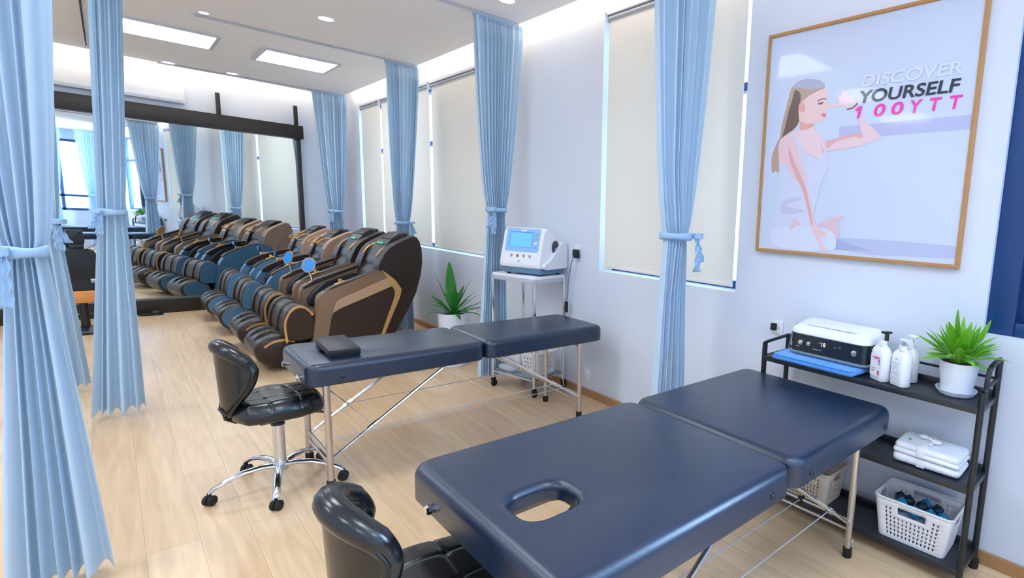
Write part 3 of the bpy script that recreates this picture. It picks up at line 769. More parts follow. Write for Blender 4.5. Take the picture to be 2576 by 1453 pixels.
# ------------------------------------------------------------------ massage chairs (foot towards the room, back towards the windows)
SHELL = [(1.655, 0.80), (1.672, 0.90), (1.722, 1.017), (1.770, 1.072), (1.830, 1.110), (1.935, 1.164), (1.995, 1.190), (2.030, 1.160), (2.055, 1.055), (2.058, 0.93), (2.040, 0.80), (1.990, 0.62), (1.905, 0.45), (1.815, 0.29), (1.70, 0.06), (1.50, 0.05), (1.50, 0.60)]
def massage_chair(yc, style, label, group, tablet=True, dx=0.0, ang=-22):
    t = thing('massage_chair', label, 'massage chair', (dx, yc, 0), 0, group)
    brown = style == 'brown'
    W = 0.355
    c_panel = 'chair_tan' if brown else 'chair_blue'
    c_shell = 'chair_dark' if brown else 'chair_beige'
    c_pad = 'chair_dark'
    # base under the seat
    obj('base', box(1.14, 1.66, -0.30, 0.30, 0.02, 0.30, 0.02), 'chair_dark', t)
    for s in (-1, 1):
        ya, yb = (s * W, s * (W - 0.10))
        y0, y1 = min(ya, yb), max(ya, yb)
        if brown:
            poly = round_poly([(1.105, 0.04), (1.185, 0.665), (1.688, 0.865), (1.80, 0.765), (1.855, 0.672), (1.838, 0.60), (1.73, 0.35), (1.615, 0.04)], [0.02, 0.05, 0.02, 0.03, 0.05, 0.05, 0.0, 0.02], 3)
            sp = obj('side_panel', prism(poly, y0, y1, 0.012, 3), c_panel, t)
            o0, o1 = (s * W, s * (W + 0.006)); o0, o1 = min(o0, o1), max(o0, o1)
            inner = round_poly([(1.20, 0.06), (1.285, 0.505), (1.780, 0.712), (1.80, 0.655), (1.795, 0.61), (1.70, 0.355), (1.60, 0.06)], [0.01, 0.06, 0.03, 0.03, 0.03, 0, 0.01], 3)
            obj('dark_inset', prism(inner, o0, o1, 0.002, 1), 'chair_brown', sp)
            strip = round_poly([(1.283, 0.495), (1.318, 0.595), (1.350, 0.618), (1.765, 0.800), (1.785, 0.712)], [0.0, 0.05, 0.03, 0.01, 0.01], 3)
            obj('light_strip', prism(strip, o0, o1, 0.002, 1), 'chair_lighttan', sp)
            p0, p1 = (s * W, s * (W + 0.014)); p0, p1 = min(p0, p1), max(p0, p1)
            gold = [(1.690, 0.868), (1.803, 0.768), (1.858, 0.675), (1.842, 0.600), (1.735, 0.350), (1.618, 0.05), (1.592, 0.05), (1.702, 0.350), (1.792, 0.595), (1.800, 0.660), (1.765, 0.730)]
            obj('gold_trim', prism(gold, p0, p1, 0.004, 2), 'chair_gold', sp)
            pad = [(1.19, 0.655), (1.30, 0.725), (1.68, 0.870), (1.70, 0.845), (1.30, 0.685), (1.20, 0.635)]
            obj('armrest', prism(round_poly(pad, 0.02, 3), min(s * (W - 0.015), s * (W - 0.105)), max(s * (W - 0.015), s * (W - 0.105)), 0.012, 3), 'chair_dark', t)
        else:
            poly = smooth_poly([(1.13, 0.05), (1.10, 0.30), (1.14, 0.52), (1.22, 0.65), (1.36, 0.735), (1.58, 0.80), (1.74, 0.80), (1.80, 0.66), (1.75, 0.40), (1.64, 0.05)], True, 3)
            sp = obj('side_panel', prism(poly, y0, y1, 0.02, 3), c_panel, t)
            pad = smooth_poly([(1.20, 0.655), (1.36, 0.745), (1.60, 0.815), (1.72, 0.81), (1.58, 0.775), (1.36, 0.705), (1.24, 0.62)], True, 3)
            obj('armrest', prism(pad, min(s * (W - 0.02), s * (W - 0.125)), max(s * (W - 0.02), s * (W - 0.125)), 0.012, 3), 'chair_dark', t)
            obj('gold_trim', box(1.36, 1.50, min(s * (W - 0.04), s * (W - 0.07)), max(s * (W - 0.04), s * (W - 0.07)), 0.752, 0.776, 0.004), 'chair_gold', sp)
        # inner arm pad
        inn = smooth_poly([(1.22, 0.50), (1.30, 0.66), (1.55, 0.765), (1.66, 0.78), (1.62, 0.60), (1.45, 0.47)], True, 3)
        obj('arm_pad', prism(inn, min(s * 0.20, s * 0.262), max(s * 0.20, s * 0.262), 0.018, 3), 'chair_grey', t)
        # backrest wing
        wing = round_poly(SHELL[:-1], [0.02] * (len(SHELL) - 1), 2)
        if brown:
            wi = obj('backrest_wing', prism(wing, min(s * W * 0.99, s * 0.205), max(s * W * 0.99, s * 0.205), 0.022, 4), c_shell, t)
        else:
            wi = obj('backrest_wing', prism([(x * 1.0, 0.06 + (z - 0.06) * 0.955) for x, z in wing], min(s * W * 0.99, s * 0.215), max(s * W * 0.99, s * 0.215), 0.025, 4), c_shell, t)
        # shoulder pad reaching forward inside the wing with a looped trim
        sh = smooth_poly([(1.668, 0.82), (1.678, 0.92), (1.735, 1.02), (1.82, 1.075), (1.88, 1.04), (1.84, 0.88), (1.74, 0.78)], True, 3)
        k = 1.0 if brown else 0.955
        so = obj('shoulder_pad', prism([(x, z * k) for x, z in sh], min(s * 0.175, s * 0.335), max(s * 0.175, s * 0.335), 0.025, 3), 'chair_dark', t)
        yy = s * 0.196
        if brown: loop = [(1.70, yy, 0.985), (1.74, yy, 1.040), (1.81, yy, 1.085), (1.88, yy, 1.10)]; b = BM(); add_tube(b, loop, 0.008, 8)
        else:
            loop = [(1.66, yy, 0.985), (1.72, yy, 1.035), (1.80, yy, 1.045), (1.80, yy, 1.015), (1.74, yy, 0.975)]; b = BM(); add_tube(b, smooth_poly(loop, True, 4), 0.008, 8, closed=True)
        obj('trim_loop', b, 'chair_gold', so)
    kz = 1.0 if brown else 0.955
    # back shell, seat and back cushions
    obj('back_shell', prism([(x, 0.06 + (z - 0.06) * kz) for x, z in [(1.90, 1.10), (1.985, 1.155), (2.02, 1.13), (2.04, 1.03), (2.04, 0.93), (2.02, 0.80), (1.97, 0.62), (1.885, 0.45), (1.795, 0.29), (1.68, 0.06), (1.55, 0.06), (1.70, 0.60)]], -0.22, 0.22, 0.015, 3), c_shell if brown else 'chair_dark', t)
    sc = smooth_poly([(1.13, 0.30), (1.115, 0.40), (1.16, 0.475), (1.30, 0.47), (1.50, 0.43), (1.62, 0.43), (1.62, 0.28)], True, 3)
    obj('seat_cushion', prism(sc, -0.245, 0.245, 0.025, 4), 'chair_seat', t)
    bc = smooth_poly([(1.50, 0.42), (1.56, 0.58), (1.655, 0.80), (1.76, 0.97), (1.84, 0.94), (1.80, 0.72), (1.70, 0.50), (1.60, 0.40)], True, 3)
    obj('back_cushion', prism([(x, z * kz) for x, z in bc], -0.19, 0.19, 0.035, 4), 'chair_dark', t)
    hp = smooth_poly([(1.70, 0.90), (1.745, 1.01), (1.83, 1.125), (1.93, 1.195), (2.00, 1.205), (1.99, 1.15), (1.88, 1.03), (1.80, 0.90)], True, 3)
    h = obj('head_pillow', prism([(x, z * kz) for x, z in hp], -0.165, 0.165, 0.03, 4), 'chair_grey' if brown else 'chair_dark', t)
    b = BM(); m_ = Matrix.Translation((1.895, 0, 1.172 * kz)) @ Matrix.Rotation(math.radians(-34), 4, 'Y'); add_box(b, -0.06, 0.05, -0.145, 0.145, -0.010, 0.010, 0.008, 2, m_)
    obj('pillow_flap', b, 'chair_dark', h)
    if brown:
        b = BM(); m_ = Matrix.Translation((1.797, 0.0, 1.098)) @ Matrix.Rotation(math.radians(-50), 4, 'Y'); add_box(b, -0.012, 0.012, -0.085, 0.085, -0.004, 0.004, 0.002, 1, m_)
        obj('cloth_label', b, 'green_label', h)
    # calf rest: D-shaped sections side by side, grooves between
    D = smooth_poly([(0.935, 0.29), (0.930, 0.42), (0.975, 0.54), (1.05, 0.585), (1.115, 0.55), (1.150, 0.49), (1.150, 0.285), (1.04, 0.27)], True, 4)
    cxd, czd = 1.05, 0.42
    def scale(p, k_): return [(cxd + (x - cxd) * k_, czd + (z - czd) * k_) for x, z in p]
    b = BM()
    for y0, y1, k_ in ((-0.315, -0.225, 1.0), (-0.235, -0.055, 0.90), (-0.065, 0.065, 0.975), (0.055, 0.235, 0.90), (0.225, 0.315, 1.0)):
        add_prism(b, scale(D, k_), y0, y1, 0.026 if k_ > 0.9 else 0.004, 4)
    cr = obj('calf_rest', b, 'chair_dark', t, 40)
    for s in (-1, 1):
        y0, y1 = min(s * 0.314, s * 0.322), max(s * 0.314, s * 0.322)
        if brown:
            obj('end_face', prism(scale(D, 0.93), y0, y1, 0.003, 1), 'chair_brown', cr)
            arc = smooth_poly([(0.945, 0.25), (0.935, 0.42), (0.980, 0.535), (1.05, 0.578), (1.115, 0.545), (1.152, 0.485)], False, 4)
            b = BM(); A = [(x, z) for x, z in arc]; I = [(cxd + (x - cxd) * 0.86, czd + (z - czd) * 0.88) for x, z in arc]
            add_prism(b, A + I[::-1], min(s * 0.312, s * 0.330), max(s * 0.312, s * 0.330), 0.003, 1); obj('gold_arc', b, 'chair_gold', cr)
        else:
            obj('end_face', prism(scale(D, 0.95), y0, y1 , 0.003, 1), 'chair_blue', cr)
    # foot rest with two foot wells
    prof = smooth_poly([(0.735, 0.20), (0.760, 0.115), (0.83, 0.055), (0.93, 0.05), (1.04, 0.09), (1.06, 0.20), (1.00, 0.30), (0.90, 0.325), (0.82, 0.305), (0.76, 0.26)], True, 10)
    b = BM(); NY = 84; rows = []; ctr = Vector((0.91, 0.19))
    nP = len(prof)
    for j in range(NY + 1):
        yv = -0.29 + 0.58 * j / NY; e = max(0, (abs(yv) - 0.235) / 0.055); sc_ = math.sqrt(max(0.0, 1 - (e * 0.62) ** 2))
        row = []
        for i, (x, z) in enumerate(prof):
            d = Vector((x, z)) - ctr
            k_ = sc_
            # wells on the upper front slope
            for wy in (-0.10, 0.10):
                q = ((x - 0.845) / 0.078) ** 2 + ((yv - wy) / 0.058) ** 2
                if z > 0.2 and q < 1.35: k_ *= 1 - 0.72 * max(0, 1 - q ** 2.2 / 1.9) if q < 1.3 else 1
            row.append(b.verts.new((ctr.x + d.x * k_, yv, ctr.y + d.y * k_)))
        rows.append(row)
    for A, B in zip(rows, rows[1:]):
        for i in range(nP): b.faces.new((A[i], A[(i + 1) % nP], B[(i + 1) % nP], B[i]))
    b.faces.new(rows[0][::-1]); b.faces.new(rows[-1])
    fr = obj('foot_rest', b, 'chair_dark', t, 50)
    pf = [(0.91 + (x - 0.91) * 0.86, 0.19 + (z - 0.19) * 0.86) for x, z in prof]
    for s in (-1, 1):
        y0, y1 = min(s * 0.285, s * 0.296), max(s * 0.285, s * 0.296)
        if brown:
            b = BM(); arc = [(0.80, 0.235), (0.86, 0.272), (0.94, 0.282), (1.01, 0.262)]; arc = smooth_poly(arc, False, 4)
            add_prism(b, [(x, z + 0.010) for x, z in arc] + [(x, z - 0.010) for x, z in arc][::-1], y0, y1, 0.002, 1); obj('gold_line', b, 'chair_gold', fr)
        else:
            obj('end_face', prism(pf, y0, y1, 0.003, 1), 'chair_blue', fr)
    obj('link', box(0.98, 1.16, -0.12, 0.12, 0.12, 0.33, 0.02), 'chair_dark', t)
    if tablet:
        # control tablet on a stem on the far armrest, knob on the near one
        yt = W - 0.06
        b = BM(); add_tube(b, [(1.285, yt, 0.69), (1.275, yt, 0.76), (1.262, yt, 0.80)], 0.009, 8); st = obj('tablet_stem', b, 'chrome', t)
        obj('stem_foot', box(1.255, 1.315, yt - 0.03, yt + 0.03, 0.685, 0.705, 0.006), 'chair_gold', st)
        m_ = Matrix.Translation((1.262, yt, 0.868)) @ Matrix.Rotation(math.radians(ang), 4, 'Z') @ Matrix.Rotation(math.radians(-14), 4, 'X') @ Matrix.Rotation(math.radians(12), 4, 'Y')
        b = BM(); add_prism(b, round_poly([(-0.056, -0.045), (0.0, -0.085), (0.056, -0.045), (0.05, 0.045), (0.0, 0.075), (-0.05, 0.045)], 0.02, 3), -0.005, 0.005, 0.002, 1); xform(b, m_); tb = obj('tablet', b, 'chair_gold', t)
        b = BM(); add_prism(b, round_poly([(-0.050, -0.042), (0.0, -0.077), (0.050, -0.042), (0.044, 0.041), (0.0, 0.067), (-0.044, 0.041)], 0.018, 3), -0.0065, -0.0045, 0.0, 1); xform(b, m_); obj('screen', b, 'screen_blue', tb)
    else:
        yt = W - 0.06
        b = BM(); add_tube(b, [(1.36, yt, 0.735), (1.355, yt, 0.80)], 0.008, 8); st = obj('remote_stem', b, 'chrome', t)
        obj('remote', box(1.335, 1.36, yt - 0.04, yt + 0.04, 0.79, 0.86, 0.008), 'dark_teal', t)
        obj('remote_screen', box(1.332, 1.336, yt - 0.03, yt + 0.03, 0.81, 0.85), 'screen_blue', t)
    yk = -(W - 0.065)
    b = BM(); m_ = Matrix.Translation((1.365, yk, 0.752)) @ Matrix.Rotation(math.radians(-21), 4, 'Y'); add_box(b, -0.045, 0.045, -0.02, 0.02, -0.008, 0.008, 0.004, 2, m_)
    kp = obj('control_plate', b, 'chair_gold', t); obj('control_knob', lathe([(0.0, 0.75), (0.014, 0.75), (0.014, 0.785), (0.010, 0.79), (0.0, 0.79)], 1.37, yk, 14), 'chair_gold', kp)
    return t
massage_chair(5.86, 'brown', 'dark brown massage chair with gold trim nearest to the massage tables', 'row of massage chairs')
massage_chair(6.72, 'brown', 'dark brown massage chair with gold trim, second from the massage tables', 'row of massage chairs', ang=-58)
massage_chair(7.70, 'blue', 'massage chair with blue sides and beige back wings, third from the massage tables', 'row of massage chairs', tablet=False, dx=-0.03)
massage_chair(8.62, 'blue', 'massage chair with blue sides standing right next to the mirror', 'row of massage chairs', tablet=False, dx=-0.05)
ART = {
'band':[(1.3485,1.9716),(0.7162,1.9735),(0.713,1.9123),(1.1321,1.9101),(1.3426,1.9092)],
'floor':[(1.3176,1.4174),(1.0159,1.4181),(0.7225,1.4116),(0.7201,1.3549),(1.1236,1.3416),(1.3173,1.3561)],
'floor2':[(1.3228,1.4151),(1.2296,1.3866),(1.1057,1.36),(1.3171,1.3541)],
'hair':[(1.5786,2.2303),(1.6265,2.2161),(1.6494,2.1915),(1.6623,2.1445),(1.6777,2.0762),(1.6934,2.0069),(1.7012,1.9433),(1.7202,1.9086),(1.7422,1.8517),(1.7446,1.7932),(1.7341,1.7525),(1.717,1.7631),(1.6939,1.7516),(1.6934,1.7988),(1.7078,1.8862),(1.6874,1.9353),(1.63,1.9668),(1.5993,1.9994),(1.5834,2.0534),(1.5758,2.1076),(1.5381,2.1374),(1.4926,2.159),(1.4475,2.1733),(1.4658,2.2053),(1.5222,2.2261)],
'hair_dark':[(1.6235,2.1815),(1.5884,2.1568),(1.5882,2.1089),(1.5929,2.0681),(1.5834,2.0258),(1.6065,1.986),(1.655,1.9601),(1.6874,1.9353),(1.6711,1.9981),(1.6562,2.0742),(1.6397,2.1282)],
'hair_sheen':[(1.5786,2.2303),(1.6265,2.2161),(1.6415,2.1975),(1.5914,2.1912),(1.5414,2.1749),(1.4938,2.1724),(1.4481,2.18),(1.4658,2.2053),(1.5222,2.2261)],
'face':[(1.5806,2.1149),(1.5384,2.1408),(1.485,2.1614),(1.4395,2.169),(1.4244,2.1377),(1.425,2.1114),(1.4112,2.077),(1.4183,2.0632),(1.4369,2.0584),(1.4262,2.0421),(1.4301,2.0259),(1.4476,2.0074),(1.4704,2.0012),(1.494,2.0011),(1.486,1.9564),(1.5754,1.9629),(1.5845,2.019),(1.5929,2.0681),(1.5912,2.0954)],
'neck_shade':[(1.5762,2.0183),(1.5421,2.0017),(1.4939,2.0005),(1.5004,1.9847),(1.5472,1.9677),(1.5754,1.9629)],
'ear':[(1.5921,2.1058),(1.5764,2.1145),(1.5575,2.1022),(1.5521,2.0778),(1.5636,2.0618),(1.5804,2.0669),(1.5939,2.0888)],
'brow':[(1.4823,2.1144),(1.4581,2.1217),(1.4332,2.1176),(1.4328,2.1136),(1.4576,2.1163),(1.4803,2.1095)],
'eye':[(1.4793,2.0987),(1.4564,2.1029),(1.4453,2.0991),(1.4555,2.0935),(1.4709,2.0925)],
'lips':[(1.4568,2.0403),(1.4395,2.0447),(1.4251,2.0387),(1.4283,2.031),(1.4386,2.0266),(1.4461,2.0326)],
'chest':[(1.576,1.9698),(1.4866,1.9632),(1.4402,1.9262),(1.4157,1.8708),(1.421,1.844),(1.4457,1.8165),(1.4788,1.833),(1.5116,1.8413),(1.5597,1.8784),(1.6022,1.9368),(1.6542,1.9509)],
'torso':[(1.6874,1.9353),(1.7007,1.8859),(1.6702,1.7836),(1.6648,1.6674),(1.6687,1.5573),(1.6944,1.4373),(1.6119,1.456),(1.5273,1.4633),(1.4633,1.4838),(1.4523,1.5407),(1.4361,1.6249),(1.4194,1.7008),(1.3915,1.7752),(1.4094,1.8435),(1.4235,1.8712),(1.432,1.8377),(1.4536,1.8168),(1.4943,1.8281),(1.5461,1.8638),(1.5756,1.9177),(1.6022,1.9368)],
'fold':[(1.6498,1.5944),(1.5412,1.6207),(1.5399,1.6065),(1.6305,1.5727),(1.5269,1.5531),(1.5174,1.539),(1.653,1.5282)],
'pants':[(1.6905,1.445),(1.7139,1.3986),(1.6824,1.3476),(1.4742,1.3315),(1.3868,1.3451),(1.3162,1.3538),(1.3129,1.4073),(1.3469,1.4608),(1.4221,1.4714),(1.5612,1.4655)],
'arm':[(1.6456,1.9503),(1.6874,1.9353),(1.7051,1.8861),(1.6858,1.8131),(1.6398,1.7827),(1.5915,1.7172),(1.5411,1.6669),(1.4994,1.5679),(1.4667,1.4766),(1.4421,1.428),(1.4052,1.3735),(1.3861,1.3381),(1.3694,1.3443),(1.3862,1.3818),(1.3999,1.4021),(1.3647,1.4286),(1.4214,1.4644),(1.4439,1.4917),(1.4669,1.5685),(1.5041,1.6668),(1.5214,1.7231),(1.5631,1.8226),(1.5907,1.9011)],
'arm_shade':[(1.6361,1.8895),(1.6002,1.817),(1.5419,1.7235),(1.5069,1.6527),(1.4737,1.5543),(1.4537,1.4842),(1.4627,1.4768),(1.4953,1.568),(1.5369,1.6669),(1.5849,1.7385),(1.6257,1.818)],
'raised':[(1.426,1.8983),(1.3629,1.9145),(1.2765,1.9283),(1.226,1.9312),(1.2457,1.9902),(1.2643,2.0365),(1.2869,2.0502),(1.31,2.0525),(1.3484,2.0738),(1.4072,2.0661),(1.419,2.0712),(1.4175,2.079),(1.3614,2.0947),(1.371,2.1185),(1.3533,2.1255),(1.3445,2.1251),(1.3528,2.1583),(1.3419,2.1589),(1.3176,2.1316),(1.2791,2.1017),(1.2567,2.0739),(1.2583,2.0474),(1.2273,2.0013),(1.1826,1.966),(1.1381,1.925),(1.1281,1.9056),(1.1613,1.8889),(1.2147,1.873),(1.2847,1.8638),(1.3576,1.8577),(1.4144,1.8559)],
'raised_shade':[(1.4042,1.8702),(1.361,1.8945),(1.2753,1.9153),(1.2181,1.9084),(1.226,1.9312),(1.2765,1.9283),(1.3629,1.9145),(1.4147,1.901)],
'bracelet':[(1.3139,2.0555),(1.282,2.0587),(1.2593,2.0792),(1.2566,2.0726),(1.278,2.0538),(1.3098,2.0499)],
'foot_a':[(1.5954,1.4457),(1.5862,1.479),(1.5668,1.5103),(1.5355,1.481),(1.5238,1.4707),(1.561,1.464),(1.5806,1.4442)],
'foot_b':[(1.4337,1.4674),(1.3848,1.4939),(1.356,1.5171),(1.311,1.5226),(1.2815,1.5262),(1.2875,1.5111),(1.3119,1.4932),(1.2954,1.4529),(1.2961,1.4289),(1.3109,1.4019),(1.3238,1.4343),(1.3738,1.4595)],
'strap':[(1.4481,1.903),(1.4252,1.8645),(1.4183,1.8405),(1.4264,1.8443),(1.4391,1.872)],
}
# ------------------------------------------------------------------ framed poster
PX = 2.522
fr = thing('framed_poster', 'large thin wooden framed poster of a seated woman in white doing yoga', 'poster', (WX, 1.2605, 1.901))
def PL(y, z): return (y - 1.2605, z - 1.901)
bm = BM(); y0, y1, z0, z1 = 0.708 - 1.2605, 1.813 - 1.2605, 1.312 - 1.901, 2.49 - 1.901
t_ = 0.017
for b_ in ((y0, y1, z0, z0 + t_), (y0, y1, z1 - t_, z1), (y0, y0 + t_, z0 + t_, z1 - t_), (y1 - t_, y1, z0 + t_, z1 - t_)):
    add_box(bm, -0.034, -0.002, b_[0], b_[1], b_[2], b_[3], 0.002, 1)
obj('frame', bm, 'frame_wood', fr)
def pmat(name, col): return mat('poster_' + name, col, 0.35, coat=0.3, coat_rough=0.05)
board = obj('print', box(-0.024, -0.004, y0 + t_, y1 - t_, z0 + t_, z1 - t_), pmat('sky', rgb(206, 216, 238)), fr, 0)
LAY = [0]
def art(name, keys, col, parent=board):
    bm = BM()
    for k in keys:
        LAY[0] += 1; x = -0.0242 - 0.00012 * LAY[0]
        sm = ART[k] if k in ('band', 'floor', 'floor2', 'strap', 'bracelet') else smooth_poly(ART[k], True, 4)
        pts = [Vector((x, *PL(a, b))) for a, b in sm]
        vs = [bm.verts.new(q) for q in pts]
        for tri in tessellate_polygon([pts]): bm.faces.new([vs[i] for i in tri])
    for f in bm.faces:
        f.normal_update()
        if f.normal.x > 0: f.normal_flip()
    me = bpy.data.meshes.new(name); bm.to_mesh(me); bm.free(); me.materials.append(pmat(name, col) if isinstance(col, tuple) else col)
    o = bpy.data.objects.new(name, me); C.objects.link(o); o.parent = parent
    return o
art('wall_band', ['band'], rgb(186, 190, 226)); art('floor_band', ['floor'], rgb(188, 194, 226)); art('cast_shape', ['floor2'], rgb(170, 176, 216))
art('ponytail', ['hair'], rgb(190, 158, 140)); art('dark_hair', ['hair_dark'], rgb(112, 84, 72)); art('hair_highlight', ['hair_sheen'], rgb(176, 178, 204))
art('face', ['face'], rgb(240, 206, 202)); art('neck', ['neck_shade'], rgb(226, 170, 160)); art('ear', ['ear'], rgb(230, 168, 158))
art('raised_arm', ['raised'], rgb(236, 206, 212)); art('forearm_tone', ['raised_shade'], rgb(228, 176, 176)); art('chest', ['chest'], rgb(238, 210, 214))
art('tank_top', ['torso'], rgb(212, 216, 238)); art('fabric_fold', ['fold'], rgb(200, 200, 228)); art('shoulder_strap', ['strap'], rgb(206, 190, 206))
art('trousers', ['pants'], rgb(216, 223, 242)); art('foot', ['foot_a'], rgb(226, 196, 206)); art('foot', ['foot_b'], MATS['poster_foot'])
art('arm', ['arm'], rgb(238, 202, 204)); art('arm_tone', ['arm_shade'], rgb(222, 172, 174))
art('eyebrow', ['brow'], rgb(150, 110, 100)); art('eye', ['eye'], rgb(110, 90, 100)); art('lips', ['lips'], rgb(216, 120, 124)); art('bracelet', ['bracelet'], rgb(96, 80, 78))
def text_mesh(name, txt, m, parent, mtx, size=1.0, bold=0.0, shear=0.0, spacing=1.0, depth=0.0, width=None):
    cu = bpy.data.curves.new('lettering', 'FONT'); cu.body = txt; cu.size = size; cu.offset = bold; cu.shear = shear; cu.space_character = spacing; cu.extrude = depth
    to = bpy.data.objects.new('lettering', cu); C.objects.link(to)
    dg = bpy.context.evaluated_depsgraph_get(); me = bpy.data.meshes.new_from_object(to.evaluated_get(dg))
    bpy.data.objects.remove(to); bpy.data.curves.remove(cu)
    xs = [v.co.x for v in me.vertices]; zs = [v.co.y for v in me.vertices]
    w = max(xs) - min(xs); h = max(zs) - min(zs)
    if width:
        for v in me.vertices: v.co.x = (v.co.x - min(xs)) / w * width[0]; v.co.y = (v.co.y - min(zs)) / h * width[1]
    me.transform(mtx); me.name = name; me.materials.clear(); me.materials.append(MATS[m] if isinstance(m, str) else m)
    o = bpy.data.objects.new(name, me); C.objects.link(o); o.parent = parent
    return o
# letters run from large y to small y (left to right as seen from the room)
def pmtx(ystart, zbase, x=-0.0278): return Matrix(((0, 0, -1, x), (-1, 0, 0, ystart - 1.2605), (0, 1, 0, zbase - 1.901), (0, 0, 0, 1)))
text_mesh('lettering', 'DISCOVER', pmat('pale_letters', rgb(219, 226, 245)), board, pmtx(1.247, 2.149), bold=0.02, shear=0.12, width=(0.462, 0.055))
text_mesh('lettering', 'YOURSELF', pmat('dark_letters', rgb(28, 42, 56)), board, pmtx(1.25, 2.074), bold=0.02, shear=0.12, width=(0.464, 0.058))
pk = pmat('pink_letters', rgb(250, 50, 176))
for i, (ch, w_) in enumerate(zip('100YTT', (0.024, 0.056, 0.056, 0.056, 0.054, 0.054))):
    text_mesh('letter', ch, pk, board, pmtx(1.256 - 0.0862 * i, 2.004), bold=0.02, shear=0.12, width=(w_, 0.057))
bm = BM(); bm.faces.new([bm.verts.new((-0.0279, *PL(a, b))) for a, b in ((1.2665, 2.046), (1.2475, 2.0608), (1.2455, 2.047), (1.262, 2.037))]); obj('numeral_flag', bm, 'poster_pink_letters', board, 0)

# ------------------------------------------------------------------ black shelf rack
rk = thing('shelf_rack', 'black metal three tier shelf rack against the wall under the poster', 'shelf', (2.37, 1.01, 0))
XF, XB, YR, YL = 2.262 - 2.37, 2.485 - 2.37, 0.492 - 1.01, 1.528 - 1.01
def post(x, y, h, name='post'):
    p = obj(name, tube([(x, y, 0.03), (x, y, h)], 0.0135, 12), 'black_metal', rk)
    obj('foot_cap', lathe([(0.0, 0.0), (0.020, 0.0), (0.022, 0.006), (0.022, 0.04), (0.0135, 0.042), (0.0, 0.042)], x, y, 14), 'black_rubber', p)
    return p
for x, y, h in ((XF, YR, 0.855), (XB, YR, 0.95), (XF, YL, 0.855), (XB, YL, 0.872)): post(x, y, h)
for z in (0.79, 0.452, 0.09):
    bm = BM()
    add_box(bm, XF - 0.008, XB + 0.004, YR, YL, z - 0.004, z)
    add_box(bm, XF - 0.010, XF + 0.002, YR, YL, z - 0.026, z + 0.002, 0.002); add_box(bm, XB - 0.004, XB + 0.004, YR, YL, z - 0.02, z + 0.026, 0.002)
    for yy in (YR, YL): add_box(bm, XF, XB, yy - 0.006, yy + 0.006, z - 0.024, z + 0.002, 0.002)
    obj('shelf', bm, 'shelf_black', rk)
for yy in (YR, YL):
    obj('side_rail', tube(smooth_poly([(XF, yy, 0.855), (XF + 0.03, yy, 0.86), (XB - 0.02, yy, 0.868), (XB, yy, 0.872)], False, 3), 0.0085, 10), 'black_metal', rk)
    q = yy
    if yy == YR: obj('handle_loop', tube(smooth_poly([(XF + 0.045, q, 0.79), (XF + 0.045, q, 0.88), (XF + 0.06, q, 0.925), (XF + 0.10, q, 0.945), (XB - 0.03, q, 0.952), (XB, q, 0.952)], False, 4), 0.0105, 10), 'black_metal', rk)
obj('back_rail', tube([(XB, YR, 0.868), (XB, YL, 0.868)], 0.006, 8), 'black_metal', rk)

# ------------------------------------------------------------------ baskets
def add_basket(bm, w0, d0, w1, d1, h, r, pitch, hw, rows, handles=True, z0=0.0):
    """open basket: bottom w0 x d0, rim w1 x d1, slotted walls"""
    def ring(f, n):
        w = w0 + (w1 - w0) * f; d = d0 + (d1 - d0) * f; pts = inset_rect_ring(-w / 2, w / 2, -d / 2, d / 2, r, 0, 4); return pts
    base = ring(0, 0)
    # perimeter parameters
    per = []; n = len(base); acc = 0
    for i in range(n):
        p = Vector(base[i]); q = Vector(base[(i + 1) % n]); L = (q - p).length; flat = L > 0.04
        if flat:
            m = max(1, int((L - 0.02) / pitch)); cells = []
            s0 = (L - m * pitch) / 2
            per.append((i, 0.0, False)); u = s0
            for k in range(m):
                per.append((i, (u + (pitch - hw) / 2) / L, True)); per.append((i, (u + (pitch + hw) / 2) / L, False)); u += pitch
        else: per.append((i, 0.0, False))
    vs = [0.0, 0.07]; step = (0.84 - 0.10) / rows
    for k in range(rows): vs += [0.10 + k * step, 0.10 + k * step + step * 0.62]
    vs += [0.86, 1.0]; vs = sorted(set(vs))
    grid = []
    for v in vs:
        R = ring(v, 0); grid.append([bm.verts.new(((1 - f) * R[i][0] + f * R[(i + 1) % n][0], (1 - f) * R[i][1] + f * R[(i + 1) % n][1], z0 + v * h)) for i, f, _ in per])
    m = len(per)
    for j in range(len(vs) - 1):
        hole_row = any(abs(vs[j] - (0.10 + k * step)) < 1e-6 for k in range(rows))
        top_rows = vs[j] > 0.55
        for k in range(m):
            a, b_ = grid[j][k], grid[j][(k + 1) % m]
            mid = (a.co + b_.co) / 2
            in_handle = handles and vs[j] > 0.58 and vs[j] < 0.84 and (abs(mid.x) < w1 * 0.22 or abs(mid.y) < d1 * 0.26)
            if in_handle: 
                if (abs(mid.x) < w1 * 0.14 or abs(mid.y) < d1 * 0.17) and vs[j] > 0.66: continue
            elif per[k][2] and hole_row: continue
            bm.faces.new((a, b_, grid[j + 1][(k + 1) % m], grid[j + 1][k]))
    bm.faces.new(grid[0][::-1])
    return [v.co.copy() for v in grid[-1]]
def basket(label, loc, rz, w0, d0, w1, d1, h, m, pitch=0.016, hw=0.006, rows=7, group='white plastic baskets', handles=True):
    t = thing('plastic_basket', label, 'basket', loc, rz, group)
    bm = BM(); rim = add_basket(bm, w0, d0, w1, d1, h, 0.022, pitch, hw, rows, handles)
    o = obj('wall', bm, m, t, 30); md = o.modifiers.new('thickness', 'SOLIDIFY'); md.thickness = 0.0025; md.offset = 0
    bm = BM(); add_tube(bm, rim, 0.0055, 6, closed=True); obj('rim', bm, m, t, 60)
    return t
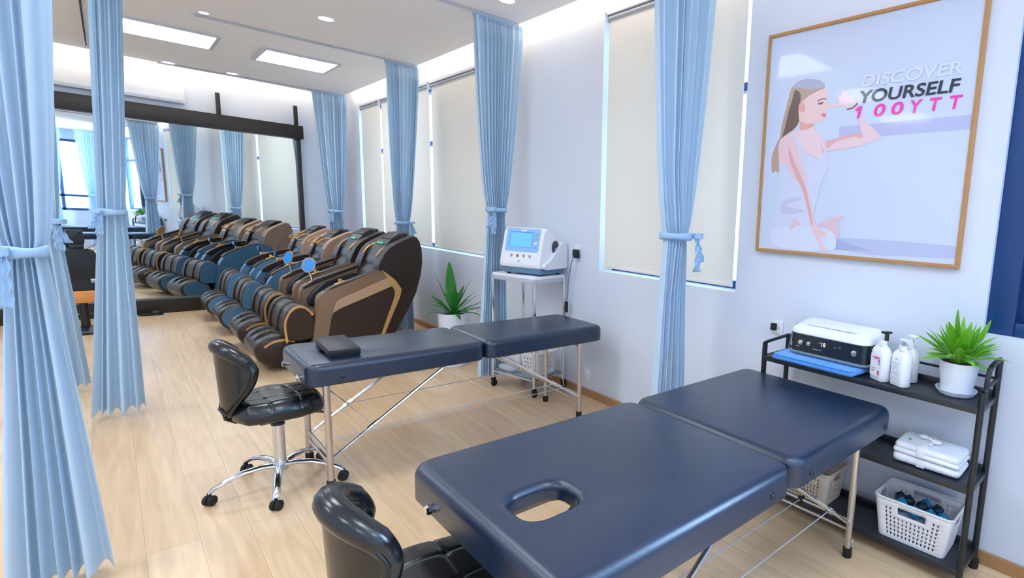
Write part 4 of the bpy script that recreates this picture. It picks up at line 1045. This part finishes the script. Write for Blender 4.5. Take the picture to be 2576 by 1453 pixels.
basket('white slotted basket with blue things inside on the bottom shelf of the black rack', (2.372, 0.712, 0.0925), math.radians(2), 0.185, 0.285, 0.215, 0.335, 0.185, 'basket_white')
basket('cream slotted basket behind the table leg on the bottom shelf of the black rack', (2.372, 1.265, 0.0925), 0, 0.185, 0.27, 0.21, 0.31, 0.17, 'basket_cream')
basket('white basket mostly hidden by the table corner on the middle shelf of the black rack', (2.375, 1.135, 0.4545), 0, 0.18, 0.33, 0.195, 0.345, 0.06, 'basket_white', rows=3, handles=False)
rnd = random.Random(4)
for k, (dx, dy, dz, m, r) in enumerate(((-0.02, 0.07, 0.085, 'blue_plastic', 0.028), (0.03, 0.055, 0.085, 'dark_teal', 0.027), (-0.04, 0.005, 0.078, 'blue_plastic', 0.027), (0.02, -0.005, 0.082, 'dark_teal', 0.028), (-0.03, -0.06, 0.080, 'blue_plastic', 0.031), (0.04, -0.065, 0.082, 'dark_teal', 0.028), (0.0, -0.105, 0.076, 'blue_plastic', 0.027), (0.055, -0.012, 0.085, 'blue_plastic', 0.026), (-0.045, 0.095, 0.07, 'dark_teal', 0.028), (0.045, 0.10, 0.08, 'dark_teal', 0.026))):
    t = thing('rubber_cup', ('small bright blue round cup lying in the slotted basket' if m == 'blue_plastic' else 'small dark teal round cup lying in the slotted basket'), 'cup', (2.372 + dx, 0.712 + dy, 0.0925 + dz * 0.2 + 0.05), rnd.uniform(0, 6), 'bright blue cups in the basket' if m == 'blue_plastic' else 'dark teal cups in the basket')
    b = lathe([(0.0, r * 1.1), (r * 0.55, r * 1.05), (r * 0.9, r * 0.6), (r, 0.0), (r * 0.97, -r * 0.1), (r * 0.85, -r * 0.1), (r * 0.8, r * 0.4), (0.0, r * 0.85)], seg=18)
    xform(b, Matrix.Translation((0, 0, dz * 0.8)) @ Matrix.Rotation(rnd.uniform(-0.7, 0.7), 4, 'X') @ Matrix.Rotation(rnd.uniform(-0.7, 0.7), 4, 'Y')); obj('bowl', b, m, t, 50)
    b = ellipsoid((0, 0, dz * 0.8 + r * 1.0), r * 0.3, r * 0.3, r * 0.35, 10, 6); obj('tip', b, m, t, 60)
bm = BM(); add_ellipsoid(bm, (2.372, 0.712, 0.148), 0.090, 0.142, 0.048, 20, 8, 0.5)
tag(obj('cloth_lining', bm, 'label_grey', None, 50), 'grey cloth lying under the cups in the slotted basket', 'cloth')

# ------------------------------------------------------------------ things on the rack
def slab(bm, x0, x1, y0, y1, z0, z1, r, seed=0, n=22, wob=0.004):
    """soft folded cloth: rounded slab with gently uneven faces"""
    rn = random.Random(seed); prof = []
    h = z1 - z0
    for k in range(7):
        a = -PI / 2 + PI * k / 6; prof.append((r * (1 - math.cos(a)), z0 + h / 2 + h / 2 * math.sin(a)))
    rings = []; ph = [rn.uniform(0, 6) for _ in range(4)]
    for d, z in prof:
        pts = inset_rect_ring(x0, x1, y0, y1, r * 1.4, d, 4); ring = []
        for i, (px, py) in enumerate(pts):
            w = wob * (math.sin(px * 40 + ph[0]) + math.sin(py * 33 + ph[1]))
            ring.append(bm.verts.new((px + 0.5 * w, py + 0.4 * w, z + (0.6 * w if z > z0 + h * 0.5 else 0))))
        rings.append(ring)
    m = len(rings[0])
    for A, B in zip(rings, rings[1:]):
        for k in range(m): bm.faces.new((A[k], A[(k + 1) % m], B[(k + 1) % m], B[k]))
    bm.faces.new(rings[0][::-1]); bm.faces.new(rings[-1])
SZ = 0.7925
t = thing('folded_towel', 'bright blue folded towel under the black and white appliance on the rack', 'towel', (2.36, 1.235, SZ))
bm = BM(); slab(bm, -0.135, 0.12, -0.215, 0.225, 0.0, 0.022, 0.010, 3); slab(bm, -0.132, 0.11, -0.205, 0.22, 0.018, 0.036, 0.008, 5)
obj('cloth', bm, 'towel_blue', t, 60)
bm = BM(); add_tube(bm, smooth_poly([(-0.125, -0.20, 0.016), (-0.05, -0.212, 0.018), (0.02, -0.214, 0.016), (0.10, -0.212, 0.016)], False, 3), 0.016, 10); obj('rolled_end', bm, 'towel_blue', t, 60)
ap = thing('appliance', 'black and white countertop appliance with rounded lid on a blue towel', 'appliance', (2.395, 1.20, SZ + 0.041), math.radians(0))
def ring_slab(bm, prof, x0, x1, y0, y1, r):
    rings = [[bm.verts.new((px, py, z)) for px, py in inset_rect_ring(x0, x1, y0, y1, r, d, 6)] for d, z in prof]; m = len(rings[0])
    for A, B in zip(rings, rings[1:]):
        for k in range(m): bm.faces.new((A[k], A[(k + 1) % m], B[(k + 1) % m], B[k]))
    bm.faces.new(rings[0][::-1]); bm.faces.new(rings[-1])
bm = BM(); ring_slab(bm, [(0.006, 0.0), (0.0, 0.006), (0.0, 0.100), (0.004, 0.104)], -0.10, 0.095, -0.21, 0.205, 0.035); bd = obj('body', bm, 'appliance_black', ap, 40)
bm = BM(); ring_slab(bm, [(0.004, -0.002), (-0.008, 0.0), (-0.010, 0.008), (-0.004, 0.011), (0.01, 0.011)], -0.10, 0.095, -0.21, 0.205, 0.04); obj('tray', bm, 'grey_shelf', ap, 40)
bm = BM(); ring_slab(bm, [(0.0, 0.098), (-0.005, 0.102), (-0.005, 0.112), (0.004, 0.124), (0.018, 0.132), (0.04, 0.136), (0.07, 0.137)], -0.10, 0.095, -0.21, 0.205, 0.045)
for v in bm.verts:
    if v.co.z > 0.108: v.co.z += (v.co.x + 0.10) * 0.16
lid = obj('lid', bm, 'white_plastic', ap, 50)
bm = BM(); add_prism(bm, round_poly([(-0.172, 0.036), (-0.13, 0.004), (0.11, 0.0), (0.15, 0.012), (0.145, 0.034)], 0.016, 5), -0.001, 0.0012, 0.0, 1, 'xy')
xform(bm, Matrix.Translation((-0.066, 0.0, 0.1412)) @ Matrix.Rotation(math.radians(-9), 4, 'Y') @ Matrix.Rotation(math.radians(-90), 4, 'Z')); obj('grip_recess', bm, 'label_grey', lid, 30)
for yy, rr in ((0.135, 0.013), (0.09, 0.011), (-0.15, 0.014)):
    b = lathe([(0.0, 0.012), (rr, 0.010), (rr, 0.0), (0.0, 0.0)], seg=18); xform(b, Matrix.Translation((-0.1, yy, 0.058)) @ Matrix.Rotation(-PI / 2, 4, 'Y')); obj('knob', b, 'chrome', bd)
text_mesh('display', '18', 'digits', bd, Matrix(((0, 0, -1, -0.1008), (-1, 0, 0, 0.022), (0, 1, 0, 0.056), (0, 0, 0, 1))), width=(0.020, 0.020))
for yy, ww, zz in ((0.03, 0.02, 0.07), (0.045, 0.05, 0.034), (-0.05, 0.012, 0.062), (-0.075, 0.01, 0.068), (0.155, 0.02, 0.034)):
    obj('panel_mark', box(-0.1008, -0.0998, yy - ww / 2, yy + ww / 2, zz, zz + 0.003), 'label_grey', bd, 0)
obj('power_cord', tube(smooth_poly([(0.0, 0.205, 0.115), (0.03, 0.24, 0.12), (0.06, 0.275, 0.09), (0.075, 0.305, 0.02), (0.08, 0.315, -0.06)], False, 5), 0.005, 8), 'cord', ap)
def bottle(label, loc, rz, w, d, h, cap, kind):
    t = thing('pump_bottle', label, 'bottle', loc, rz, 'white bottles on the rack')
    bm = BM(); prof = [(0.004, 0.0), (0.0, 0.005), (0.0, h * 0.72), (0.006, h * 0.80), (0.018, h * 0.87), (min(w, d) * 0.36, h * 0.90)]
    ring_slab(bm, prof, -d / 2, d / 2, -w / 2, w / 2, min(w, d) * 0.42); obj('body', bm, 'white_plastic', t, 50)
    cr = min(w, d) * 0.30
    obj('collar', lathe([(0.0, h * 0.88), (cr, h * 0.88), (cr * 1.06, h * 0.92), (cr, h), (0.0, h)], seg=16), 'white_plastic', t)
    F = -d / 2 - 0.0006
    if kind == 'pink':
        obj('front_label', box(F, F + 0.001, -w * 0.36, w * 0.36, h * 0.12, h * 0.66), 'label_white', t, 0)
        for (ya, yb, za, zb, mm_) in ((-0.024, 0.012, 0.56, 0.60, 'pink'), (0.020, 0.027, 0.56, 0.585, 'pink'), (-0.029, -0.019, 0.48, 0.55, 'pink'), (-0.010, 0.016, 0.535, 0.55, 'label_grey'), (-0.028, -0.022, 0.42, 0.47, 'teal_paper'), (0.0, 0.024, 0.29, 0.305, 'red_mark'), (0.006, 0.024, 0.23, 0.25, 'red_mark'), (-0.028, -0.018, 0.16, 0.27, 'red_mark')):
            obj('print_mark', box(F - 0.0008, F, ya, yb, za * h, zb * h), mm_, t, 0)
        b = BM(); add_lathe(b, [(0.0, h), (0.009, h), (0.009, h + 0.035), (0.0, h + 0.035)], 0.012, -0.008, 12); add_box(b, -0.014, 0.03, -0.022, 0.006, h + 0.033, h + 0.043, 0.004); obj('pump', b, 'black_metal', t)
    else:
        marks = ((-0.004, 0.006, 0.66, 0.68, 'label_grey'), (-0.004, 0.022, 0.555, 0.575, 'device_blue'), (-0.018, -0.009, 0.555, 0.575, 'label_green'), (-0.010, 0.018, 0.49, 0.498, 'label_grey'), (-0.004, 0.022, 0.45, 0.456, 'label_grey'), (-0.006, 0.022, 0.41, 0.416, 'label_grey'), (-0.022, 0.024, 0.34, 0.346, 'label_grey'), (-0.022, 0.024, 0.30, 0.306, 'label_grey'), (-0.006, 0.024, 0.18, 0.186, 'label_grey'))
        for (ya, yb, za, zb, mm_) in marks: obj('print_mark', box(F - 0.0006, F + 0.0004, ya, yb, za * h, zb * h), mm_, t, 0)
        if cap == 'stub':
            b = BM(); add_lathe(b, [(0.0, h), (0.008, h), (0.008, h + 0.02), (0.0, h + 0.02)], 0, 0, 12); obj('pump_stem', b, 'label_grey', t)
            b = BM(); add_box(b, -0.012, 0.012, -0.03, 0.018, h + 0.02, h + 0.03, 0.004); obj('pump_head', b, 'white_plastic', t)
        else:
            b = BM(); add_lathe(b, [(0.0, h), (0.009, h), (0.009, h + 0.03), (0.0, h + 0.03)], 0, 0, 12); add_box(b, -0.012, 0.012, -0.03, 0.016, h + 0.028, h + 0.04, 0.004); obj('pump_head', b, 'white_plastic', t)
    return t
bottle('white bottle with pink and red label and black pump', (2.312, 0.928, SZ), math.radians(-28), 0.094, 0.060, 0.182, '', 'pink')
bottle('white bottle with grey and green print, front one beside the pink labelled bottle', (2.302, 0.832, SZ), math.radians(-26), 0.092, 0.060, 0.178, 'stub', 'plain')
bottle('white pump bottle standing behind the one with green print', (2.405, 0.835, SZ), math.radians(-20), 0.086, 0.056, 0.172, 'pump', 'plain')
t = thing('folded_towel', 'white folded towel lying at the bottom of the pair on the rack', 'towel', (2.375, 0.69, 0.4545), math.radians(3), 'white folded towels')
bm = BM(); slab(bm, -0.088, 0.088, -0.14, 0.14, 0.0, 0.036, 0.016, 11); obj('cloth', bm, 'towel_white', t, 60)
obj('ribbon', box(-0.089, -0.0865, 0.0, 0.035, 0.002, 0.036, 0.001), 'label_white', t)
t = thing('folded_towel', 'white folded towel tied with a bow, top of the pair on the rack', 'towel', (2.375, 0.69, 0.4945), math.radians(1), 'white folded towels')
bm = BM(); slab(bm, -0.088, 0.088, -0.138, 0.138, 0.0, 0.022, 0.010, 12); slab(bm, -0.087, 0.087, -0.137, 0.135, 0.018, 0.05, 0.016, 14); obj('cloth', bm, 'towel_white', t, 60)
bm = BM(); add_box(bm, -0.0895, 0.0895, 0.005, 0.038, 0.003, 0.0555, 0.006); rb = obj('ribbon', bm, 'label_white', t)
bm = BM()
for s in (-1, 1): add_ellipsoid(bm, (0.01 + 0.012 * s, 0.012 + 0.03 * s, 0.064), 0.014, 0.024, 0.010, 12, 6)
add_ellipsoid(bm, (0.01, 0.012, 0.064), 0.009, 0.009, 0.009, 10, 6); add_box(bm, -0.045, 0.0, -0.012, 0.012, 0.055, 0.059, 0.002); obj('bow', bm, 'label_white', rb, 60)
bm = BM(); add_ellipsoid(bm, (-0.03, 0.085, 0.054), 0.010, 0.007, 0.003, 10, 6); obj('green_tag', bm, 'label_green', t, 60)

# ------------------------------------------------------------------ plants
def add_leaf(bm, base, az, elev, L, w, droop, fold=0.25, n=10, twist=0.0, stem=0.0):
    p = Vector(base); d = Vector((math.cos(az) * math.cos(elev), math.sin(az) * math.cos(elev), math.sin(elev))); prev = None
    side = Vector((-math.sin(az + twist), math.cos(az + twist), 0)); st = L / n
    for i in range(n + 1):
        f = i / n; wd = w * (math.sin(PI * min(1, f * 0.93 + 0.07)) ** 0.75) * (0.55 + 0.45 * f if f < 0.5 else 1)
        if stem: g = max(0.0, (f - stem) / (1 - stem)); wd = max(0.0014, w * math.sin(PI * g ** 0.8) ** 0.8 if g > 0 else 0.0014)
        if f > 0.98: wd = 0.0006
        up = side.cross(d).normalized()
        a = bm.verts.new(p + side * wd + up * wd * fold); m = bm.verts.new(p); b = bm.verts.new(p - side * wd + up * wd * fold)
        if prev:
            bm.faces.new((prev[0], prev[1], m, a)); bm.faces.new((prev[1], prev[2], b, m))
        prev = (a, m, b)
        d = (d + Vector((0, 0, -droop / n))).normalized(); p = p + d * st
def plant(label, loc, pot_prof, leaves, m, soil_r, soil_z, saucer=None, name='potted_plant'):
    t = thing(name, label, 'plant', loc)
    pt = obj('pot', lathe(pot_prof, seg=36), 'ceramic_white', t, 40)
    obj('soil', lathe([(0.0, soil_z + 0.004), (soil_r * 0.6, soil_z + 0.003), (soil_r, soil_z), (soil_r, soil_z - 0.01), (0.0, soil_z - 0.01)], seg=24), 'soil', t, 60)
    if saucer: obj('saucer', lathe(saucer, seg=36), 'ceramic_white', t, 40)
    for k in leaves:
        bm = BM(); add_leaf(bm, *k); obj('leaf', bm, m, t, 60)
    return t
rnd = random.Random(9); lv = []
for k in range(30):
    az = rnd.uniform(0, 2 * PI); el = rnd.uniform(0.45, 1.35); r0 = rnd.uniform(0.0, 0.03)
    lv.append(((r0 * math.cos(az), r0 * math.sin(az), 0.49), az, el, rnd.uniform(0.24, 0.36), rnd.uniform(0.014, 0.024), rnd.uniform(0.5, 1.3), 0.25, 10, rnd.uniform(-0.5, 0.5)))
lv += [((0, 0, 0.49), math.radians(200), 1.50, 0.50, 0.047, 0.03, 0.15, 12, 0.6), ((0, 0.01, 0.49), math.radians(150), 1.25, 0.42, 0.026, 0.2, 0.2, 10, 0), ((0, -0.01, 0.49), math.radians(330), 1.20, 0.40, 0.026, 0.3, 0.2, 10, 0), ((0.01, 0, 0.49), math.radians(250), 1.1, 0.36, 0.03, 0.6, 0.2, 10, 0)]
plant('dark green broad leaved plant in a white planter by the window wall', (2.105, 4.93, 0), [(0.0, 0.0), (0.098, 0.0), (0.104, 0.006), (0.132, 0.49), (0.134, 0.505), (0.128, 0.508), (0.122, 0.495), (0.118, 0.44), (0.0, 0.44)], lv, 'leaf_dark', 0.121, 0.482)
rnd = random.Random(17); lv = []
for k in range(78):
    az = rnd.uniform(0, 2 * PI); q = rnd.random(); el = 0.62 + 0.85 * q; r0 = rnd.uniform(0.0, 0.03)
    lv.append(((r0 * math.cos(az), r0 * math.sin(az), 0.130), az, el, rnd.uniform(0.13, 0.185) + 0.02 * q, rnd.uniform(0.012, 0.019), rnd.uniform(0.6, 1.5), 0.3, 12, rnd.uniform(-0.5, 0.5), rnd.uniform(0.28, 0.42)))
lv += [((0, 0.0, 0.130), math.radians(120), 1.45, 0.235, 0.020, 0.05, 0.25, 12, 0.3, 0.4), ((0.01, -0.02, 0.130), math.radians(300), 1.25, 0.215, 0.019, 0.3, 0.25, 12, 0.3, 0.4)]
pp = [(0.0, 0.008), (0.058, 0.008), (0.062, 0.012)] + [(0.062 + 0.015 * k / 12 + (0.0009 if k % 2 else 0), 0.014 + 0.114 * k / 12) for k in range(13)] + [(0.0795, 0.135), (0.0795, 0.142), (0.0755, 0.142), (0.074, 0.13), (0.0, 0.13)]
plant('light green leafy plant in a ribbed white pot with saucer on the rack', (2.383, 0.622, SZ), pp, lv, 'leaf_light', 0.0738, 0.132, [(0.0, 0.0), (0.068, 0.0), (0.080, 0.016), (0.083, 0.022), (0.080, 0.022), (0.070, 0.008), (0.0, 0.007)])
# ------------------------------------------------------------------ white trolley cart and what stands on it
CR = math.radians(12); cc = (2.297, 3.925)
ct = thing('trolley_cart', 'white topped trolley cart with chrome legs beside the curtain', 'cart', (cc[0], cc[1], 0), CR)
CX, CY = 0.165, 0.245
bm = BM(); add_box(bm, -CX, CX, -CY, CY, 0.945, 0.972, 0.006); obj('top', bm, 'white_plastic', ct)
bm = BM()
for s in (-1, 1):
    add_box(bm, s * (CX - 0.008) - 0.004, s * (CX - 0.008) + 0.004, -CY + 0.01, CY - 0.01, 0.915, 0.945, 0.002); add_box(bm, -CX + 0.01, CX - 0.01, s * (CY - 0.008) - 0.004, s * (CY - 0.008) + 0.004, 0.915, 0.945, 0.002)
obj('apron', bm, 'grey_rail', ct)
bm = BM(); add_box(bm, -CX + 0.012, CX - 0.012, -CY + 0.012, CY - 0.012, 0.142, 0.152, 0.002); obj('lower_shelf', bm, 'grey_shelf', ct)
bm = BM(); add_tube(bm, [(-CX, -CY, 0.138), (CX, -CY, 0.138), (CX, CY, 0.138), (-CX, CY, 0.138)], 0.008, 8, closed=True); obj('shelf_rail', bm, 'chrome', ct)
for sx in (-1, 1):
    for sy in (-1, 1):
        lg = obj('leg', tube([(sx * (CX - 0.004), sy * (CY - 0.004), 0.075), (sx * (CX - 0.004), sy * (CY - 0.004), 0.95)], 0.0125, 12), 'chrome', ct)
        b = BM(); x, y = sx * (CX - 0.004), sy * (CY - 0.004)
        bb = lathe([(0.0, -0.012), (0.024, -0.012), (0.028, -0.006), (0.028, 0.006), (0.024, 0.012), (0.0, 0.012)], seg=18); xform(bb, Matrix.Translation((x + 0.006, y, 0.0285)) @ Matrix.Rotation(PI / 2, 4, 'X'))
        me_ = bpy.data.meshes.new('tmp'); bb.to_mesh(me_); bb.free(); b.from_mesh(me_); bpy.data.meshes.remove(me_)
        add_box(b, x - 0.014, x + 0.014, y - 0.017, y + 0.017, 0.05, 0.08, 0.005)
        obj('caster', b, 'black_rubber', lg, 40)
def on_cart(lx, ly): return (cc[0] + lx * math.cos(CR) - ly * math.sin(CR), cc[1] + lx * math.sin(CR) + ly * math.cos(CR))
p = on_cart(0.005, -0.045)
dv = thing('medical_device', 'white medical device with a blue screen standing on the trolley cart', 'medical device', (p[0], p[1], 0.972), math.radians(20))
# side profile in local x (front towards -x), width along y
obj('base', prism(round_poly([(-0.135, 0.012), (-0.15, 0.06), (0.15, 0.075), (0.15, 0.012)], 0.012, 3), -0.19, 0.19, 0.012, 2), 'device_base', dv)
for sx in (-0.11, 0.12):
    for sy in (-0.15, 0.15): obj('rubber_foot', lathe([(0, 0), (0.016, 0), (0.016, 0.014), (0, 0.014)], sx, sy, 12), 'black_rubber', dv)
body = obj('body', prism(round_poly([(-0.155, 0.058), (-0.165, 0.085), (-0.098, 0.372), (-0.02, 0.375), (0.09, 0.315), (0.145, 0.225), (0.155, 0.07)], [0.01, 0.015, 0.03, 0.04, 0.05, 0.04, 0.01], 4), -0.195, 0.195, 0.022, 4), 'white_plastic', dv, 45)
for s in (-1, 1):
    obj('side_cheek', prism(round_poly([(-0.125, 0.052), (-0.145, 0.09), (-0.06, 0.12), (0.075, 0.255), (0.125, 0.275), (0.155, 0.21), (0.16, 0.055)], [0.03, 0.03, 0.05, 0.04, 0.03, 0.03, 0.01], 4), min(s * 0.185, s * 0.222), max(s * 0.185, s * 0.222), 0.014, 3), 'white_plastic', dv, 45)
    b = BM(); add_ellipsoid(b, (0.03, s * 0.197, 0.225), 0.045, 0.012, 0.055, 18, 10); obj('side_port', b, 'device_dark', dv)
    b = BM(); add_ellipsoid(b, (0.035, s * 0.204, 0.205), 0.028, 0.010, 0.026, 14, 8); obj('side_knob', b, 'label_grey', dv)
# front face frame
fa = Vector((-0.165, 0, 0.085)); fb = Vector((-0.098, 0, 0.372)); upv = (fb - fa).normalized(); nv = Vector((-upv.z, 0, upv.x))
fm = Matrix(((0, upv.x, nv.x, fa.x), (-1, 0, 0, 0), (0, upv.z, nv.z, fa.z), (0, 0, 0, 1)))   # columns: right(-y), up, out
def face_plate(name, a0, a1, b0, b1, r, d0, d1, m, parent):
    b = BM(); add_prism(b, rrect(a0, a1, b0, b1, r, 4), d0, d1, 0.0015, 1, 'xy'); xform(b, fm); return obj(name, b, m, parent)
fp = face_plate('front_panel', -0.165, 0.160, 0.105, 0.288, 0.016, -0.001, 0.004, 'device_blue', dv)
face_plate('screen_bezel', -0.128, 0.096, 0.138, 0.262, 0.004, 0.003, 0.0048, 'device_base', fp)
face_plate('screen', -0.122, 0.092, 0.140, 0.255, 0.003, 0.004, 0.0056, 'device_screen', fp)
for k in range(4): face_plate('button', 0.116, 0.142, 0.135 + k * 0.033, 0.152 + k * 0.033, 0.005, 0.003, 0.006, 'label_grey' if k != 1 else 'label_white', fp)
for k, m in enumerate(('label_grey', 'red_mark', 'label_green', 'label_grey')): face_plate('connector', -0.10 + k * 0.06, -0.082 + k * 0.06, 0.058, 0.082, 0.007, -0.001, 0.005, m, dv)
face_plate('logo_mark', -0.02, 0.0, 0.02, 0.034, 0.006, -0.001, 0.003, 'device_blue', dv)
face_plate('name_mark', -0.03, 0.03, 0.268, 0.278, 0.004, 0.003, 0.005, 'label_white', fp)
# baskets and bags on the lower shelf
p = on_cart(0.015, -0.11); basket('pale basket with small holes on the lower shelf of the trolley cart, nearer one', (p[0], p[1], 0.153), CR, 0.19, 0.185, 0.225, 0.215, 0.18, 'basket_white', pitch=0.03, hw=0.013, rows=4, handles=False)
p = on_cart(0.02, 0.115); basket('pale basket with wavy slots on the lower shelf of the trolley cart, farther one', (p[0], p[1], 0.153), CR, 0.19, 0.185, 0.225, 0.215, 0.16, 'basket_white', pitch=0.022, hw=0.009, rows=6, handles=False)
p = on_cart(-0.135, 0.10); bm = BM(); add_ellipsoid(bm, (0, 0, 0.028), 0.03, 0.10, 0.028, 16, 8, 0.8)
o = obj('plastic_bag', bm, 'plastic_bag', None, 60, (p[0], p[1], 0.153), (0, 0, CR)); tag(o, 'clear plastic bag lying in front of the baskets on the cart', 'bag')
# sockets, plugs and cords on the wall
def socket(label, y, z, w=0.07, h=0.08):
    t = thing('wall_socket', label, 'socket', (WX, y, z)); obj('plate', box(-0.009, -0.0005, -w / 2, w / 2, -h / 2, h / 2, 0.003), 'white_plastic', t)
    b = BM()
    for s in (-1, 1): add_box(b, -0.0095, -0.0085, s * 0.012 - 0.002, s * 0.012 + 0.002, -0.01, 0.004)
    obj('slot', b, 'label_grey', t, 0); return t
socket('white wall socket with a black plug beside the medical device', 3.60, 1.185)
pl = thing('power_plug', 'black plug in the socket beside the medical device with a grey cord', 'plug', (WX - 0.0095, 3.585, 1.165))
obj('plug_body', box(-0.04, 0.0, -0.028, 0.022, -0.045, 0.025, 0.006), 'black_rubber', pl)
obj('plug_cord', tube(smooth_poly([(-0.035, 0.0, -0.02), (-0.05, 0.02, -0.10), (-0.045, 0.06, -0.25), (-0.04, 0.085, -0.40), (-0.045, 0.10, -0.52), (-0.06, 0.11, -0.60)], False, 5), 0.005, 8), 'cord', pl)
obj('cord_tie', box(-0.055, -0.035, 0.07, 0.10, -0.50, -0.41, 0.006), 'black_rubber', pl)
socket('white wall socket with black plug at the left end of the rack', 1.64, 0.885)
pl = thing('power_plug', 'black plug in the socket at the left end of the rack', 'plug', (WX - 0.0095, 1.655, 0.89)); obj('plug_body', box(-0.028, 0.0, -0.014, 0.014, -0.022, 0.018, 0.004), 'black_rubber', pl)
socket('pale wall socket low on the wall between planter and curtain', 5.42, 0.39, 0.06, 0.12)
socket('white wall socket low on the wall behind the trolley cart', 3.44, 0.18, 0.07, 0.09)
# white ring on the floor at the rack
t = thing('floor_ring', 'small white disc on the floor in front of the rack next to the table leg', 'disc', (2.255, 0.975, 0)); obj('disc', lathe([(0, 0), (0.022, 0), (0.024, 0.004), (0.02, 0.009), (0, 0.010)], seg=20), 'white_plastic', t)
t = thing('slipper', 'small black slipper on the floor against the base of the mirror', 'slipper', (0.26, 9.17, 0), math.radians(80))
obj('sole', cushion(-0.045, 0.045, -0.11, 0.11, 0, 0.022, 0.04, 0.006), 'black_rubber', t); b = BM(); add_ellipsoid(b, (0, -0.04, 0.025), 0.04, 0.055, 0.03, 14, 8); obj('upper', b, 'black_leather', t)

# ------------------------------------------------------------------ salon chair facing the mirror
sl = thing('salon_chair', 'black swivel salon chair with headrest and orange seat skirt behind the left curtains', 'chair', (-0.245, 8.33, 0))
bm = BM(); add_prism(bm, round_poly([(-0.15, 0.58), (0.13, 0.58), (0.155, 0.70), (0.14, 0.80), (0.105, 0.885), (-0.13, 0.885), (-0.16, 0.78)], 0.03, 4), -0.16, -0.10, 0.02, 3); obj('backrest', bm, 'black_leather', sl)
bm = BM(); add_prism(bm, round_poly([(-0.055, 0.93), (0.055, 0.93), (0.06, 0.99), (0.04, 1.04), (0.055, 1.07), (-0.055, 1.075), (-0.06, 1.05), (-0.04, 1.03), (-0.055, 0.99)], 0.015, 3), -0.135, -0.085, 0.012, 3); obj('headrest', bm, 'black_leather', sl)
obj('neck_plate', box(-0.05, 0.05, -0.12, -0.10, 0.87, 0.94, 0.006), 'appliance_black', sl)
obj('seat', cushion(-0.13, 0.13, -0.13, 0.15, 0.455, 0.53, 0.04, 0.02), 'black_leather', sl)
obj('seat_skirt', prism(round_poly([(-0.12, 0.455), (0.125, 0.455), (0.105, 0.36), (0.06, 0.33), (-0.10, 0.33)], 0.02, 3), -0.14, 0.14, 0.01, 2), 'orange', sl)
obj('back_support', box(-0.07, 0.07, -0.125, -0.105, 0.50, 0.60, 0.006), 'black_metal', sl)
for s in (-1, 1): obj('armrest', tube(smooth_poly([(s * 0.14, 0.10, 0.46), (s * 0.165, 0.12, 0.56), (s * 0.165, 0.05, 0.62), (s * 0.16, -0.10, 0.63)], False, 4), 0.018, 8), 'orange', sl)
obj('pedestal', lathe([(0, 0.06), (0.035, 0.06), (0.03, 0.33), (0, 0.33)], seg=16), 'black_metal', sl)
obj('base_plate', lathe([(0, 0), (0.16, 0), (0.165, 0.02), (0.15, 0.04), (0.05, 0.07), (0, 0.07)], seg=28), 'black_metal', sl)
obj('footrest_bar', tube([(-0.09, 0.10, 0.30), (-0.09, 0.24, 0.16), (0.09, 0.24, 0.16), (0.09, 0.10, 0.30)], 0.010, 8), 'chrome', sl)
